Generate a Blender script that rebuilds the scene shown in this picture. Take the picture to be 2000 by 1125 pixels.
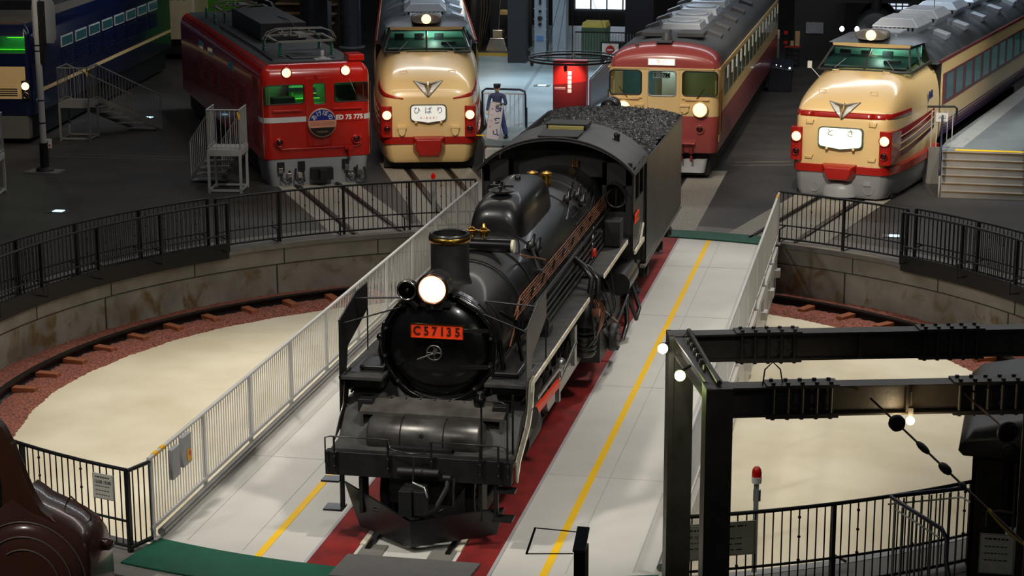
import bpy, bmesh, math, random
from mathutils import Vector, Matrix
from mathutils.bvhtree import BVHTree
random.seed(5)
PI = math.pi
R = math.radians
for o in list(bpy.data.objects): bpy.data.objects.remove(o)
SC = bpy.context.scene
COL = SC.collection

# ------------------------------------------------------------------ camera
cam_d = bpy.data.cameras.new('camera'); cam = bpy.data.objects.new('camera', cam_d); COL.objects.link(cam)
SC.camera = cam
yaw, pit, rol = R(11.50175), R(13.67396), R(-0.1532)
fwd = Vector((-math.sin(yaw)*math.cos(pit), math.cos(yaw)*math.cos(pit), -math.sin(pit)))
rt = Vector((math.cos(yaw), math.sin(yaw), 0)); up = rt.cross(fwd)
r2 = rt*math.cos(rol) + up*math.sin(rol); u2 = -rt*math.sin(rol) + up*math.cos(rol)
M = Matrix((r2, u2, -fwd)).transposed().to_4x4(); M.translation = (6.08035, -32.66557, 9.31083)
cam.matrix_world = M
cam_d.sensor_width = 36; cam_d.lens = 3837.73/2000*36; cam_d.clip_end = 300

# ------------------------------------------------------------------ world, exposure
SC.view_settings.view_transform = 'Standard'; SC.view_settings.look = 'None'
SC.view_settings.exposure = 0.0; SC.view_settings.gamma = 1
w = bpy.data.worlds.new('hall_air'); SC.world = w; w.use_nodes = True
w.node_tree.nodes['Background'].inputs[0].default_value = (.75, .85, 1, 1)
w.node_tree.nodes['Background'].inputs[1].default_value = 0.035

# ------------------------------------------------------------------ unseen lamps of the hall ceiling, with added fills
def spot(name, loc, target, power, size=60, blend=.6, col=(1, .93, .82), rad=.25):
    l = bpy.data.lights.new(name, 'SPOT'); l.energy = power; l.spot_size = R(size); l.spot_blend = blend
    l.color = col; l.shadow_soft_size = rad
    o = bpy.data.objects.new(name, l); COL.objects.link(o); o.location = loc
    o.rotation_euler = (Vector(target)-Vector(loc)).to_track_quat('-Z', 'Y').to_euler(); return o
def area(name, loc, target, power, sx, sy, col=(1, .95, .88)):
    l = bpy.data.lights.new(name, 'AREA'); l.energy = power; l.shape = 'RECTANGLE'; l.size = sx; l.size_y = sy; l.color = col
    o = bpy.data.objects.new(name, l); COL.objects.link(o); o.location = loc
    o.rotation_euler = (Vector(target)-Vector(loc)).to_track_quat('-Z', 'Y').to_euler(); return o
def point(name, loc, power, col=(1, .9, .75), rad=.05, parent=None):
    l = bpy.data.lights.new(name, 'POINT'); l.energy = power; l.color = col; l.shadow_soft_size = rad
    o = bpy.data.objects.new(name, l); COL.objects.link(o); o.location = loc
    if parent: o.parent = parent
    return o
# rows of unseen ceiling floodlights over the turntable, plus a vehicle fill
spot('unseen_spot', (-6, -15, 15), (0, -3, 0), 5600, 62, .7, (1, .95, .87), .7)
spot('unseen_spot', (8, -12, 15), (-.5, -4, 0), 5600, 48, .7, (1, .95, .87), .7)
spot('unseen_spot', (7, 9, 15), (2.5, 4, 0), 5200, 50, .7, (1, .96, .9), .6)
spot('unseen_spot', (-8, 4, 15), (-5, -1, -1), 4600, 52, .8, (1, .93, .82), .6)
spot('unseen_spot', (10, -2, 15), (7, 0, -1), 700, 52, .8, (1, .92, .78), .6)
spot('unseen_spot', (5, -25, 14), (0, -7, 1.5), 1900, 30, .9, (1, .96, .9), .6)
spot('unseen_spot', (-9, -19, 10), (-4.2, -12.6, 1.5), 1100, 34, .8, (1, .93, .85), .3)  # added fill to brighten the brown vehicle
# unseen lamps over the exhibits, with added fills
spot('unseen_spot', (15, 17, 12), (7.5, 21, 2.2), 2600, 45, .9, (1, .95, .85), .4)  # added fill for the right express side
spot('unseen_spot', (2.5, 12, 13), (2.9, 25, 0), 6500, 34, .9, (1, .88, .72), .4)  # added warm fill for the floor between railcar and right express
spot('unseen_spot', (-2, 5, 11), (-8.9, 15.5, 1.8), 1900, 26, .8, (1, .93, .85), .25)
spot('unseen_spot', (-5.5, 4.5, 11), (-6.4, 17.6, 1.4), 3300, 20, .8, (1, .86, .66), .25)
spot('unseen_spot', (-1.5, 5.5, 11.5), (-.1, 17.4, 2.0), 3700, 22, .8, (1, .9, .76), .25)
spot('unseen_spot', (3.5, 3, 12), (4.9, 16.2, 1.7), 7600, 25, .8, (1, .9, .75), .25)
spot('unseen_spot', (-15, 6, 11), (-19, 18.5, 2), 2200, 24, .8, (1, .86, .68), .25)
spot('unseen_spot', (2, 30, 14), (8.5, 28, 3.2), 4500, 50, .8, (.72, .86, 1), .5)
spot('unseen_spot', (-3, 34, 14), (-4.3, 26, 1), 15000, 42, .8, (.70, .85, 1), .5)
spot('unseen_spot', (-1, 8, 12), (-4.7, 18.2, 1.6), 1600, 16, .9, (.85, .92, 1), .3)  # added front fill for the standing figure
spot('unseen_spot', (10, 14, 13), (9, 19, 1), 3800, 40, .8, (.8, .92, 1), .5)
spot('unseen_spot', (-6, 24, 13), (-9, 30, 3), 2600, 50, .8, (.7, .85, 1), .4)
spot('unseen_spot', (-14, 28, 13), (-19.5, 26, 3), 1600, 45, .8, (.75, .88, 1), .4)
area('added_soft_light', (0, 8, 16), (0, 8, 0), 1100, 30, 1.0, (1, .93, .85))  # added area light, gives the black paint something to reflect
area('added_soft_light', (0, 30, 15), (0, 30, 0), 1500, 30, 1.0, (.9, .95, 1))  # added area light, soft fill over the rear of the hall

# ------------------------------------------------------------------ helpers
def lin(c): return tuple((v/255/12.92 if v/255 <= .04045 else ((v/255+.055)/1.055)**2.4) for v in c)
MATS = {}
def mat(name, rgb=(128, 128, 128), rough=.5, metal=0, var=.12, vscale=3, bump=0, bscale=40, emit=None, es=0, coat=0, rgb2=None, spec=.5):
    if name in MATS: return MATS[name]
    m = bpy.data.materials.new(name); m.use_nodes = True; nt = m.node_tree; N = nt.nodes; L = nt.links
    b = N['Principled BSDF']; c = lin(rgb); c2 = lin(rgb2) if rgb2 else tuple(v*(1-var) for v in c)
    tc = N.new('ShaderNodeTexCoord'); nz = N.new('ShaderNodeTexNoise'); nz.inputs['Scale'].default_value = vscale; nz.inputs['Detail'].default_value = 5
    L.new(tc.outputs['Object'], nz.inputs['Vector'])
    rp = N.new('ShaderNodeValToRGB'); rp.color_ramp.elements[0].position = .35; rp.color_ramp.elements[1].position = .65
    rp.color_ramp.elements[0].color = (*c2, 1); rp.color_ramp.elements[1].color = (*c, 1)
    L.new(nz.outputs['Fac'], rp.inputs['Fac']); L.new(rp.outputs['Color'], b.inputs['Base Color'])
    b.inputs['Roughness'].default_value = rough; b.inputs['Metallic'].default_value = metal
    b.inputs['Coat Weight'].default_value = coat; b.inputs['Coat Roughness'].default_value = .08; b.inputs['Specular IOR Level'].default_value = spec
    if bump:
        n2 = N.new('ShaderNodeTexNoise'); n2.inputs['Scale'].default_value = bscale; n2.inputs['Detail'].default_value = 4
        L.new(tc.outputs['Object'], n2.inputs['Vector']); bp = N.new('ShaderNodeBump'); bp.inputs['Strength'].default_value = bump; bp.inputs['Distance'].default_value = .02
        L.new(n2.outputs['Fac'], bp.inputs['Height']); L.new(bp.outputs['Normal'], b.inputs['Normal'])
    if emit: b.inputs['Emission Color'].default_value = (*lin(emit), 1); b.inputs['Emission Strength'].default_value = es
    MATS[name] = m; return m
def glassmat(name, tint=(200, 230, 220), alpha=.25):
    m = bpy.data.materials.new(name); m.use_nodes = True; nt = m.node_tree; N = nt.nodes; L = nt.links
    N.remove(N['Principled BSDF']); out = N['Material Output']
    t = N.new('ShaderNodeBsdfTransparent'); t.inputs[0].default_value = (*lin(tint), 1)
    g = N.new('ShaderNodeBsdfGlossy'); g.inputs['Roughness'].default_value = .05
    fr = N.new('ShaderNodeFresnel'); fr.inputs[0].default_value = 1.5; mx = N.new('ShaderNodeMixShader')
    L.new(fr.outputs[0], mx.inputs[0]); L.new(t.outputs[0], mx.inputs[1]); L.new(g.outputs[0], mx.inputs[2]); L.new(mx.outputs[0], out.inputs['Surface'])
    MATS[name] = m; return m

class MB:
    def __init__(s): s.b = bmesh.new()
    def _f(s, vs):
        try: return s.b.faces.new(vs)
        except ValueError: return None
    def box(s, c, d, rz=0, rx=0, ry=0, taper=(1, 1)):
        vs = []; m = Matrix.Rotation(rz, 3, 'Z') @ Matrix.Rotation(ry, 3, 'Y') @ Matrix.Rotation(rx, 3, 'X')
        for z in (-1, 1):
            for x, y in ((-1, -1), (1, -1), (1, 1), (-1, 1)):
                k = taper if z > 0 else (1, 1)
                vs.append(s.b.verts.new(Vector(c)+m @ Vector((x*d[0]/2*k[0], y*d[1]/2*k[1], z*d[2]/2))))
        s._f(vs[3::-1]); s._f(vs[4:])
        for i in range(4): s._f((vs[i], vs[(i+1) % 4], vs[4+(i+1) % 4], vs[4+i]))
        return s
    def span(s, a, b):   # box from corner to corner
        return s.box([(a[i]+b[i])/2 for i in range(3)], [abs(b[i]-a[i]) for i in range(3)])
    def loft(s, rings, cap=True, closed=True):
        rs = [[s.b.verts.new(p) for p in r] for r in rings]; n = len(rs[0])
        for a, b in zip(rs, rs[1:]):
            for i in range(n if closed else n-1): s._f((a[i], a[(i+1) % n], b[(i+1) % n], b[i]))
        if cap: s._f(rs[0][::-1]); s._f(rs[-1])
        return s
    def cyl(s, p0, p1, r, r1=None, n=16):
        p0 = Vector(p0); p1 = Vector(p1); d = (p1-p0).normalized(); a = d.orthogonal().normalized(); b = d.cross(a); r1 = r if r1 is None else r1
        return s.loft([[p+(a*math.cos(t)+b*math.sin(t))*q for t in [2*PI*i/n for i in range(n)]] for p, q in ((p0, r), (p1, r1))])
    def lathe(s, prof, o, ax=(0, 0, 1), n=28, cap=True, scale=(1, 1)):   # prof [(r,h)]
        o = Vector(o); d = Vector(ax).normalized(); a = Vector((1, 0, 0)) if abs(d.x) < .9 else Vector((0, 1, 0)); a = (a-d*a.dot(d)).normalized(); b = d.cross(a)
        return s.loft([[o+d*h+(a*math.cos(t)*scale[0]+b*math.sin(t)*scale[1])*max(r, 1e-4) for t in [2*PI*i/n for i in range(n)]] for r, h in prof], cap)
    def ring(s, c, ax, R1, r, n=32, k=8, a0=0, a1=2*PI):
        c = Vector(c); d = Vector(ax).normalized(); a = d.orthogonal().normalized(); b = d.cross(a); full = abs(a1-a0-2*PI) < 1e-6
        pts = [c+(a*math.cos(t)+b*math.sin(t))*R1 for t in [a0+(a1-a0)*i/n for i in range(n+1)]]
        return s.tube(pts, r, k)
    def tube(s, pts, r, n=6):
        pts = [Vector(p) for p in pts]; rings = []; u = None
        for i, p in enumerate(pts):
            t = (pts[min(i+1, len(pts)-1)]-pts[max(i-1, 0)])
            if t.length < 1e-9: t = Vector((0, 0, 1))
            t.normalize()
            u = t.orthogonal().normalized() if u is None else (u-t*u.dot(t)).normalized()
            v = t.cross(u); rings.append([p+(u*math.cos(2*PI*k/n)+v*math.sin(2*PI*k/n))*r for k in range(n)])
        return s.loft(rings)
    def prism(s, poly, ax, a, b):   # polygon in the two other axes, extruded a..b
        def P(q, h):
            return (h, q[0], q[1]) if ax == 'x' else ((q[0], h, q[1]) if ax == 'y' else (q[0], q[1], h))
        return s.loft([[P(q, a) for q in poly], [P(q, b) for q in poly]])
    def sphere(s, c, r, sc=(1, 1, 1), n=16, m=10):
        c = Vector(c)
        return s.loft([[c+Vector((math.cos(2*PI*i/n)*math.sin(t)*r*sc[0], math.sin(2*PI*i/n)*math.sin(t)*r*sc[1], -math.cos(t)*r*sc[2])) for i in range(n)] for t in [max(.02, min(PI-.02, PI*j/m)) for j in range(m+1)]])
    def build(s, name, m, parent=None, ang=62, bevel=0):
        bmesh.ops.remove_doubles(s.b, verts=s.b.verts, dist=1e-5)
        bmesh.ops.recalc_face_normals(s.b, faces=s.b.faces)
        me = bpy.data.meshes.new(name); s.b.to_mesh(me); s.b.free(); me.materials.append(m)
        me.shade_smooth(); me.set_sharp_from_angle(angle=R(ang))
        o = bpy.data.objects.new(name, me); COL.objects.link(o)
        if parent: o.parent = parent
        if bevel:
            bv = o.modifiers.new('bevel', 'BEVEL'); bv.width = bevel; bv.segments = 3; bv.limit_method = 'ANGLE'; bv.angle_limit = R(40)
            bv.harden_normals = True
        return o
def thing(name, label, cat, loc=(0, 0, 0), rz=0, group=None):
    o = bpy.data.objects.new(name, None); COL.objects.link(o); o.location = loc; o.rotation_euler = (0, 0, rz); o.empty_display_size = .2
    o['label'] = label; o['category'] = cat
    if group: o['group'] = group
    return o
def tag(o, label, cat, group=None, kind=None):
    o['label'] = label; o['category'] = cat
    if group: o['group'] = group
    if kind: o['kind'] = kind
    return o
def struct(o): o['kind'] = 'structure'; return o
def cut(o, cutter):
    c = cutter.build('tmp_cutter', list(MATS.values())[0]); c.parent = o.parent
    md = o.modifiers.new('b', 'BOOLEAN'); md.operation = 'DIFFERENCE'; md.object = c; md.solver = 'EXACT'
    bpy.context.view_layer.update(); dg = bpy.context.evaluated_depsgraph_get()
    me = bpy.data.meshes.new_from_object(o.evaluated_get(dg)); o.modifiers.remove(md)
    mm = o.data.materials[0]; o.data = me
    me.materials.clear(); me.materials.append(mm); me.polygons.foreach_set('material_index', [0]*len(me.polygons))
    me.shade_smooth(); me.set_sharp_from_angle(angle=R(35))
    cm = c.data; bpy.data.objects.remove(c); bpy.data.meshes.remove(cm); return o
def text(name, s, size, m, parent, loc, rot=(PI/2, 0, 0), ext=.004, align='CENTER', sx=1, bold=0, space=1):
    c = bpy.data.curves.new(name, 'FONT'); c.body = s; c.size = size; c.extrude = ext; c.align_x = align; c.align_y = 'CENTER'; c.offset = bold; c.space_character = space
    c.resolution_u = 3
    t = bpy.data.objects.new(name, c); COL.objects.link(t); bpy.context.view_layer.update()
    me = bpy.data.meshes.new_from_object(t.evaluated_get(bpy.context.evaluated_depsgraph_get())); bpy.data.objects.remove(t)
    me.materials.clear(); me.materials.append(m)
    o = bpy.data.objects.new(name, me); COL.objects.link(o); o.parent = parent; o.location = loc; o.rotation_euler = rot; o.scale = (sx, 1, 1); return o
def decal(bvh, m, name, parent, quads, off=.008, na=14, nb=3, cen=None, axis='front'):
    # patches projected on a curved body; a quad is four (x,z) corners seen from the front, or four (phi,z) when a centre is given, or (y,z) seen from the side
    b = bmesh.new()
    for q in quads:
        g = []
        for i in range(na+1):
            row = []
            for j in range(nb+1):
                u = i/na; v = j/nb
                a = q[0][0]*(1-u)+q[1][0]*u; bb = q[3][0]*(1-u)+q[2][0]*u; X = a*(1-v)+bb*v
                a = q[0][1]*(1-u)+q[1][1]*u; bb = q[3][1]*(1-u)+q[2][1]*u; Z = a*(1-v)+bb*v
                if cen:
                    d = Vector((-math.sin(R(X)), math.cos(R(X)), 0)); org = Vector((cen[0], cen[1], Z))-d*8
                elif axis == 'front': org = Vector((X, -6, Z)); d = Vector((0, 1, 0))
                elif axis == 'right': org = Vector((6, X, Z)); d = Vector((-1, 0, 0))
                else: org = Vector((-6, X, Z)); d = Vector((1, 0, 0))
                h = bvh.ray_cast(org, d)
                row.append(b.verts.new(h[0]+h[1]*off*(1 if h[1].dot(d) < 0 else -1)) if h[0] else None)
            g.append(row)
        for i in range(na):
            for j in range(nb):
                f = (g[i][j], g[i+1][j], g[i+1][j+1], g[i][j+1])
                if all(f): b.faces.new(f)
    bmesh.ops.recalc_face_normals(b, faces=b.faces)
    me = bpy.data.meshes.new(name); b.to_mesh(me); b.free(); me.materials.append(m); me.shade_smooth()
    o = bpy.data.objects.new(name, me); COL.objects.link(o); o.parent = parent
    sd = o.modifiers.new('t', 'SOLIDIFY'); sd.thickness = .008; sd.offset = 0
    return o
def bvh_of(o):
    return BVHTree.FromPolygons([v.co.copy() for v in o.data.vertices], [tuple(p.vertices) for p in o.data.polygons])

# ------------------------------------------------------------------ materials
BLK = mat('loco_black', (15, 15, 16), .36, 0, .35, 2.5, .04, 14, rgb2=(28, 27, 26), coat=.15)
BLKD = mat('loco_sooty_black', (11, 11, 11), .55, 0, .3, 6, .06, 40, rgb2=(24, 23, 22))
BLKG = mat('loco_gloss_black', (12, 12, 12), .22, 0, .2, 2, 0, coat=.3)
DGREY = mat('footplate_grey', (66, 65, 62), .55, 0, .3, 5, .5, 90, rgb2=(46, 45, 43))
STEEL = mat('worn_steel', (150, 148, 145), .35, .9, .2, 8)
CREAMEDGE = mat('cream_edge_paint', (226, 218, 196), .5, 0, .15, 5, rgb2=(190, 182, 160))
BRASS = mat('polished_brass', (196, 150, 62), .25, 1, .2, 6)
COPPER = mat('copper_pipe', (170, 112, 82), .35, .6, .4, 9, rgb2=(96, 64, 48))
REDP = mat('number_plate_red', (255, 72, 30), .4, 0, .05, 2, emit=(235, 52, 20), es=0)
LENS = mat('lit_lens', (255, 235, 200), .3, 0, 0, 1, emit=(255, 226, 180), es=1.7)
LENSW = mat('lit_lens_white', (255, 248, 235), .3, 0, 0, 1, emit=(255, 244, 222), es=7)
GLASSD = mat('dark_lens', (90, 92, 95), .08, 0, .1, 5, coat=1)
TAILL = mat('tail_lens_dark_red', (52, 8, 10), .1, 0, .1, 5, coat=1)
DECKW = mat('deck_white_plate', (206, 203, 196), .5, 0, .07, 1.3, .12, 300)
DECKR = mat('deck_red_grating', (146, 26, 22), .6, 0, .25, 3, .6, 120, rgb2=(112, 18, 15))
YEL = mat('yellow_line_paint', (252, 200, 6), .5, 0, .05, 3)
GRN = mat('green_rubber_mat', (6, 88, 66), .6, 0, .15, 5, .3, 200)
GRYM = mat('grey_rubber_mat', (98, 97, 96), .7, 0, .1, 9, .3, 200)
RAILW = mat('railing_white_paint', (196, 195, 192), .4, 0, .06, 4)
FENB = mat('fence_black_paint', (30, 30, 32), .4, .2, .15, 4)
CONC = mat('pit_floor_concrete', (226, 217, 192), .75, 0, .15, .45, .3, 12, rgb2=(204, 193, 164))
BALL = mat('red_brown_ballast', (168, 98, 78), .9, 0, .3, 25, 1.0, 55, rgb2=(84, 52, 44))
WOODS = mat('orange_brown_sleeper', (150, 84, 48), .7, 0, .25, 6)
RAILB = mat('dark_rail_steel', (34, 31, 29), .4, .6, .2, 6)
ASPH = mat('dark_asphalt_floor', (66, 62, 58), .5, 0, .18, .9, .25, 60, rgb2=(52, 49, 46))
GLS = glassmat('cab_glass', (215, 240, 234)); GLSC = glassmat('clear_glass', (225, 235, 235))
MINT = mat('cab_interior_mint', (150, 220, 205), .6, 0, .1, 3)
MINTG = mat('cab_interior_green', (90, 175, 110), .6, 0, .1, 3)
DKSEAT = mat('cab_seat_dark', (22, 30, 36), .7)
TRC = mat('train_cream', (243, 208, 146), .28, 0, .03, 1, coat=.4)
TRR = mat('train_red_band', (168, 28, 18), .25, 0, .05, 2, coat=.5)
TRRD = mat('train_maroon_band', (116, 26, 32), .3, 0, .08, 2, coat=.4)
MAR = mat('train_maroon', (172, 78, 74), .28, 0, .06, 2, coat=.4)
EDR = mat('locomotive_red', (176, 26, 14), .25, 0, .06, 1.5, coat=.5)
SKG = mat('skirt_grey', (148, 150, 152), .4, 0, .08, 4)
ROOFG = mat('roof_metal_grey', (118, 124, 130), .36, .6, .2, 1.2, rgb2=(84, 88, 92))
ROOFD = mat('roof_dark_grey', (54, 54, 55), .55, .1, .25, 1.5)
UND = mat('underframe_black', (16, 16, 17), .6)
WHITE = mat('white_enamel', (232, 232, 228), .35)
WLIT = mat('lit_sign_white', (245, 245, 235), .4, 0, 0, 1, emit=(235, 245, 225), es=1.1)
INK = mat('black_lettering', (14, 14, 16), .5)
INKB = mat('blue_lettering', (24, 38, 110), .5)
INKR = mat('red_lettering', (206, 60, 60), .5)
SILV = mat('chrome_trim', (210, 205, 198), .2, 1, .1, 3)
BLUE = mat('locomotive_blue', (12, 24, 58), .22, 0, .2, 1.5, coat=.5)
INSUL = mat('green_porcelain', (44, 104, 82), .2, 0, .1, 4, coat=.6)
STAIRW = mat('stair_white_paint', (178, 178, 176), .45, 0, .08, 4)
STAIRG = mat('stair_grey_paint', (120, 118, 114), .5, 0, .1, 4)
RUBBER = mat('hose_rubber', (18, 18, 19), .55)
# ================================================================== THE SETTING
CX, CY, RW = -.25, .1, 10.6
def arc_pts(r, a0, a1, n, z): return [(CX+r*math.cos(R(a0+(a1-a0)*i/n)), CY+r*math.sin(R(a0+(a1-a0)*i/n)), z) for i in range(n+1)]
def annulus(r0, r1, z, n=160, a0=0, a1=360, thick=0):
    m = MB(); rings = []
    prof = [(r0, z), (r1, z)] if not thick else [(r0, z-thick), (r0, z), (r1, z), (r1, z-thick)]
    for i in range(n+1):
        a = R(a0+(a1-a0)*i/n); rings.append([(CX+r*math.cos(a), CY+r*math.sin(a), h) for r, h in prof])
    m.loft(rings, cap=bool(thick), closed=bool(thick)); return m
m = MB(); n = 160; inner = [m.b.verts.new((CX+RW*math.cos(2*PI*i/n), CY+RW*math.sin(2*PI*i/n), 0)) for i in range(n)]
outer = []
for i in range(n):
    a = 2*PI*i/n; c, s = math.cos(a), math.sin(a); k = 1/max(abs(c), abs(s)); outer.append(m.b.verts.new((CX+c*k*62, CY+s*k*62, 0)))
for i in range(n): m._f((inner[i], inner[(i+1) % n], outer[(i+1) % n], outer[i]))
struct(m.build('floor', ASPH))
GRAN = mat('speckled_granite_strip', (176, 170, 156), .6, 0, .35, 30, .3, 120, rgb2=(138, 132, 120))
m = annulus(RW-.02, 11.55, .006, 160); struct(m.build('trim_1', mat('pit_coping_grey', (122, 118, 112), .6, 0, .15, 3)))
m = annulus(RW-.06, RW+.1, .012, 160, thick=.1); struct(m.build('trim_2', mat('pit_edge_steel', (150, 148, 144), .35, .7, .15, 4)))
# curved pit wall with rust stained concrete
wm = bpy.data.materials.new('pit_wall_concrete'); wm.use_nodes = True; nt = wm.node_tree; N = nt.nodes; L = nt.links; b = N['Principled BSDF']
tc = N.new('ShaderNodeTexCoord'); sp = N.new('ShaderNodeSeparateXYZ'); L.new(tc.outputs['Object'], sp.inputs[0])
at = N.new('ShaderNodeMath'); at.operation = 'ARCTAN2'; L.new(sp.outputs['Y'], at.inputs[0]); L.new(sp.outputs['X'], at.inputs[1])
cb = N.new('ShaderNodeCombineXYZ'); ml = N.new('ShaderNodeMath'); ml.operation = 'MULTIPLY'; ml.inputs[1].default_value = 14; L.new(at.outputs[0], ml.inputs[0])
L.new(ml.outputs[0], cb.inputs[0]); mz = N.new('ShaderNodeMath'); mz.operation = 'MULTIPLY'; mz.inputs[1].default_value = .9; L.new(sp.outputs['Z'], mz.inputs[0]); L.new(mz.outputs[0], cb.inputs[1])
n1 = N.new('ShaderNodeTexNoise'); n1.inputs['Scale'].default_value = 1.3; n1.inputs['Detail'].default_value = 6; n1.inputs['Distortion'].default_value = 1.4; L.new(cb.outputs[0], n1.inputs['Vector'])
r1 = N.new('ShaderNodeValToRGB'); r1.color_ramp.elements[0].position = .52; r1.color_ramp.elements[1].position = .68; L.new(n1.outputs['Fac'], r1.inputs[0])
lo = N.new('ShaderNodeMapRange'); lo.inputs[1].default_value = -.4; lo.inputs[2].default_value = -.55; L.new(sp.outputs['Z'], lo.inputs[0])
mu = N.new('ShaderNodeMath'); mu.operation = 'MULTIPLY'; L.new(r1.outputs[0], mu.inputs[0]); L.new(lo.outputs[0], mu.inputs[1])
n2 = N.new('ShaderNodeTexNoise'); n2.inputs['Scale'].default_value = 1.2; n2.inputs['Detail'].default_value = 8; L.new(tc.outputs['Object'], n2.inputs['Vector'])
r2_ = N.new('ShaderNodeValToRGB'); r2_.color_ramp.elements[0].position = .3; r2_.color_ramp.elements[1].position = .7
r2_.color_ramp.elements[0].color = (*lin((118, 114, 104)), 1); r2_.color_ramp.elements[1].color = (*lin((158, 154, 142)), 1); L.new(n2.outputs['Fac'], r2_.inputs[0])
mx = N.new('ShaderNodeMix'); mx.data_type = 'RGBA'; L.new(mu.outputs[0], mx.inputs[0]); L.new(r2_.outputs[0], mx.inputs[6]); mx.inputs[7].default_value = (*lin((112, 92, 58)), 1)
L.new(mx.outputs[2], b.inputs['Base Color']); b.inputs['Roughness'].default_value = .8
m = MB(); rings = []
for i in range(161):
    a = 2*PI*i/160; rings.append([(RW*math.cos(a), RW*math.sin(a), z) for z in (0, -.44)]+[((RW-.0)*math.cos(a), RW*math.sin(a), -1.5)])
m.loft(rings, cap=False, closed=False); o = m.build('wall_pit', wm); o.location = (CX, CY, 0); struct(o)
m = MB(); JNT = mat('wall_joint_dark', (58, 54, 46), .8)
m.tube([(p[0], p[1], -.45) for p in arc_pts(RW-.005, 0, 360, 160, 0)], .012, 4)
for k, a in enumerate(range(0, 360, 12)):
    x, y = CX+(RW-.005)*math.cos(R(a)), CY+(RW-.005)*math.sin(R(a)); m.box((x, y, -.225), (.015, .02, .44), rz=R(a))
    if k % 2: x, y = CX+(RW-.005)*math.cos(R(a+1)), CY+(RW-.005)*math.sin(R(a+1)); m.box((x, y, -.85), (.015, .03, .8), rz=R(a))
struct(m.build('trim_3', JNT))
m = MB(); m.loft([[(CX+9.3*math.cos(2*PI*i/96), CY+9.3*math.sin(2*PI*i/96), z) for i in range(96)] for z in (-1.5, -1.2)]); struct(m.build('floor_pit', CONC))
# ballast ring
m = MB(); n = 720; prof = [(RW-.005, -1.12), (10.25, -1.10), (10.0, -1.12), (9.75, -1.13), (9.45, -1.09), (9.2, -1.10), (9.05, -1.16), (8.95, -1.24)]
random.seed(3); rows = []
for r, z in prof:
    rows.append([(r+random.uniform(-.02, .02)*(9.1 < r < 10.5)+(.02*math.sin(i*.11)+.012*math.sin(i*.37) if r < 9.1 else 0), z+random.uniform(-.018, .018)) for i in range(n)])
for i in range(n): pass
rings = [[(CX+rows[j][i % n][0]*math.cos(2*PI*i/n), CY+rows[j][i % n][0]*math.sin(2*PI*i/n), rows[j][i % n][1]) for j in range(len(prof))] for i in range(n+1)]
m.loft(rings, cap=False, closed=False); tag(m.build('ballast_ring', BALL), 'red-brown crushed stone ballast ringing the turntable pit floor', 'ballast', kind='stuff')
rl = thing('ring_rail', 'dark curved steel rail lying on the ballast around the pit', 'rail', (CX, CY, -1.12))
m = MB(); rings = []
for i in range(181):
    a = 2*PI*i/180; rings.append([(r*math.cos(a), r*math.sin(a), z) for r, z in ((9.64, .0), (9.70, .03), (9.70, .1), (9.67, .12), (9.67, .16), (9.81, .16), (9.81, .12), (9.78, .1), (9.78, .03), (9.84, 0))])
m.loft(rings, cap=False); m.build('rail_head', RAILB, rl)
s0 = None; NTH = {'left': 0, 'right': 0}; ORD = 'first second third fourth fifth sixth seventh eighth ninth tenth eleventh twelfth thirteenth fourteenth fifteenth sixteenth'.split()
for i in range(60):
    a = 2*PI*(i+.4)/60; x, y = CX+9.5*math.cos(a), CY+9.5*math.sin(a)
    if not (y > -2 or x < -8 or True) : continue
    if not (-11 < x < 9.5 and y > -1.0): continue
    if abs(x) < 3.3: continue
    if s0 is None: m = MB(); m.box((-.04, 0, 0), (.46, .18, .09)); s0 = m.build('ring_sleeper', WOODS, bevel=.01); o = s0
    else: o = s0.copy(); COL.objects.link(o)
    o.location = (x, y, -1.07); o.rotation_euler = (0, 0, a)
    side = 'left' if x < 0 else 'right'
    NTH[side] += 1
    k_ = NTH[side] if side == 'right' else NTH['left']
    tag(o, ('orange-brown wooden sleeper, %s from the %s under the ring rail' % (ORD[k_-1], 'right fence side' if side == 'right' else 'far end of the left railing')), 'sleeper', 'ring rail sleepers '+side)
# approach tracks of the exhibits, let into the floor
tn = 0
def approach(nose, th, r0=10.75, extra=1.5, wide=1.0, name='approach_track', label=''):
    t = R(th); d = Vector((math.sin(t), math.cos(t), 0)); p = Vector((nose[0], nose[1], 0)); L0 = 1.0
    while (p-d*L0-Vector((CX, CY, 0))).length > r0 and L0 < 12: L0 += .05
    o = thing(name, label, 'track', (p.x, p.y, 0), -t)
    for s in (-1, 1):
        m = MB(); m.span((s*.62, -L0, -.05), (s*wide, extra, .010)); m.build('granite_strip', GRAN, o)
        m = MB(); m.span((s*.5, -L0, -.05), (s*.57, extra+2, .03)); m.build('rail', RAILB, o)
    m = MB(); m.span((-.42, -L0, -.05), (.42, extra, .010)); m.build('granite_strip', GRAN, o)
approach((-8.7, 14.9), -29.5, label='floor track with pale granite strips in front of the red electric locomotive')
approach((-6.3, 17.2), -22, wide=1.15, label='floor track with pale granite strips in front of the left cream express')
approach((4.5, 15.3), 14, wide=1.15, label='floor track with pale granite strips in front of the right cream express')
approach((-.1, 17.2), 0, wide=1.55, label='floor track with pale granite strip between the tender and the maroon railcar')
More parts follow.
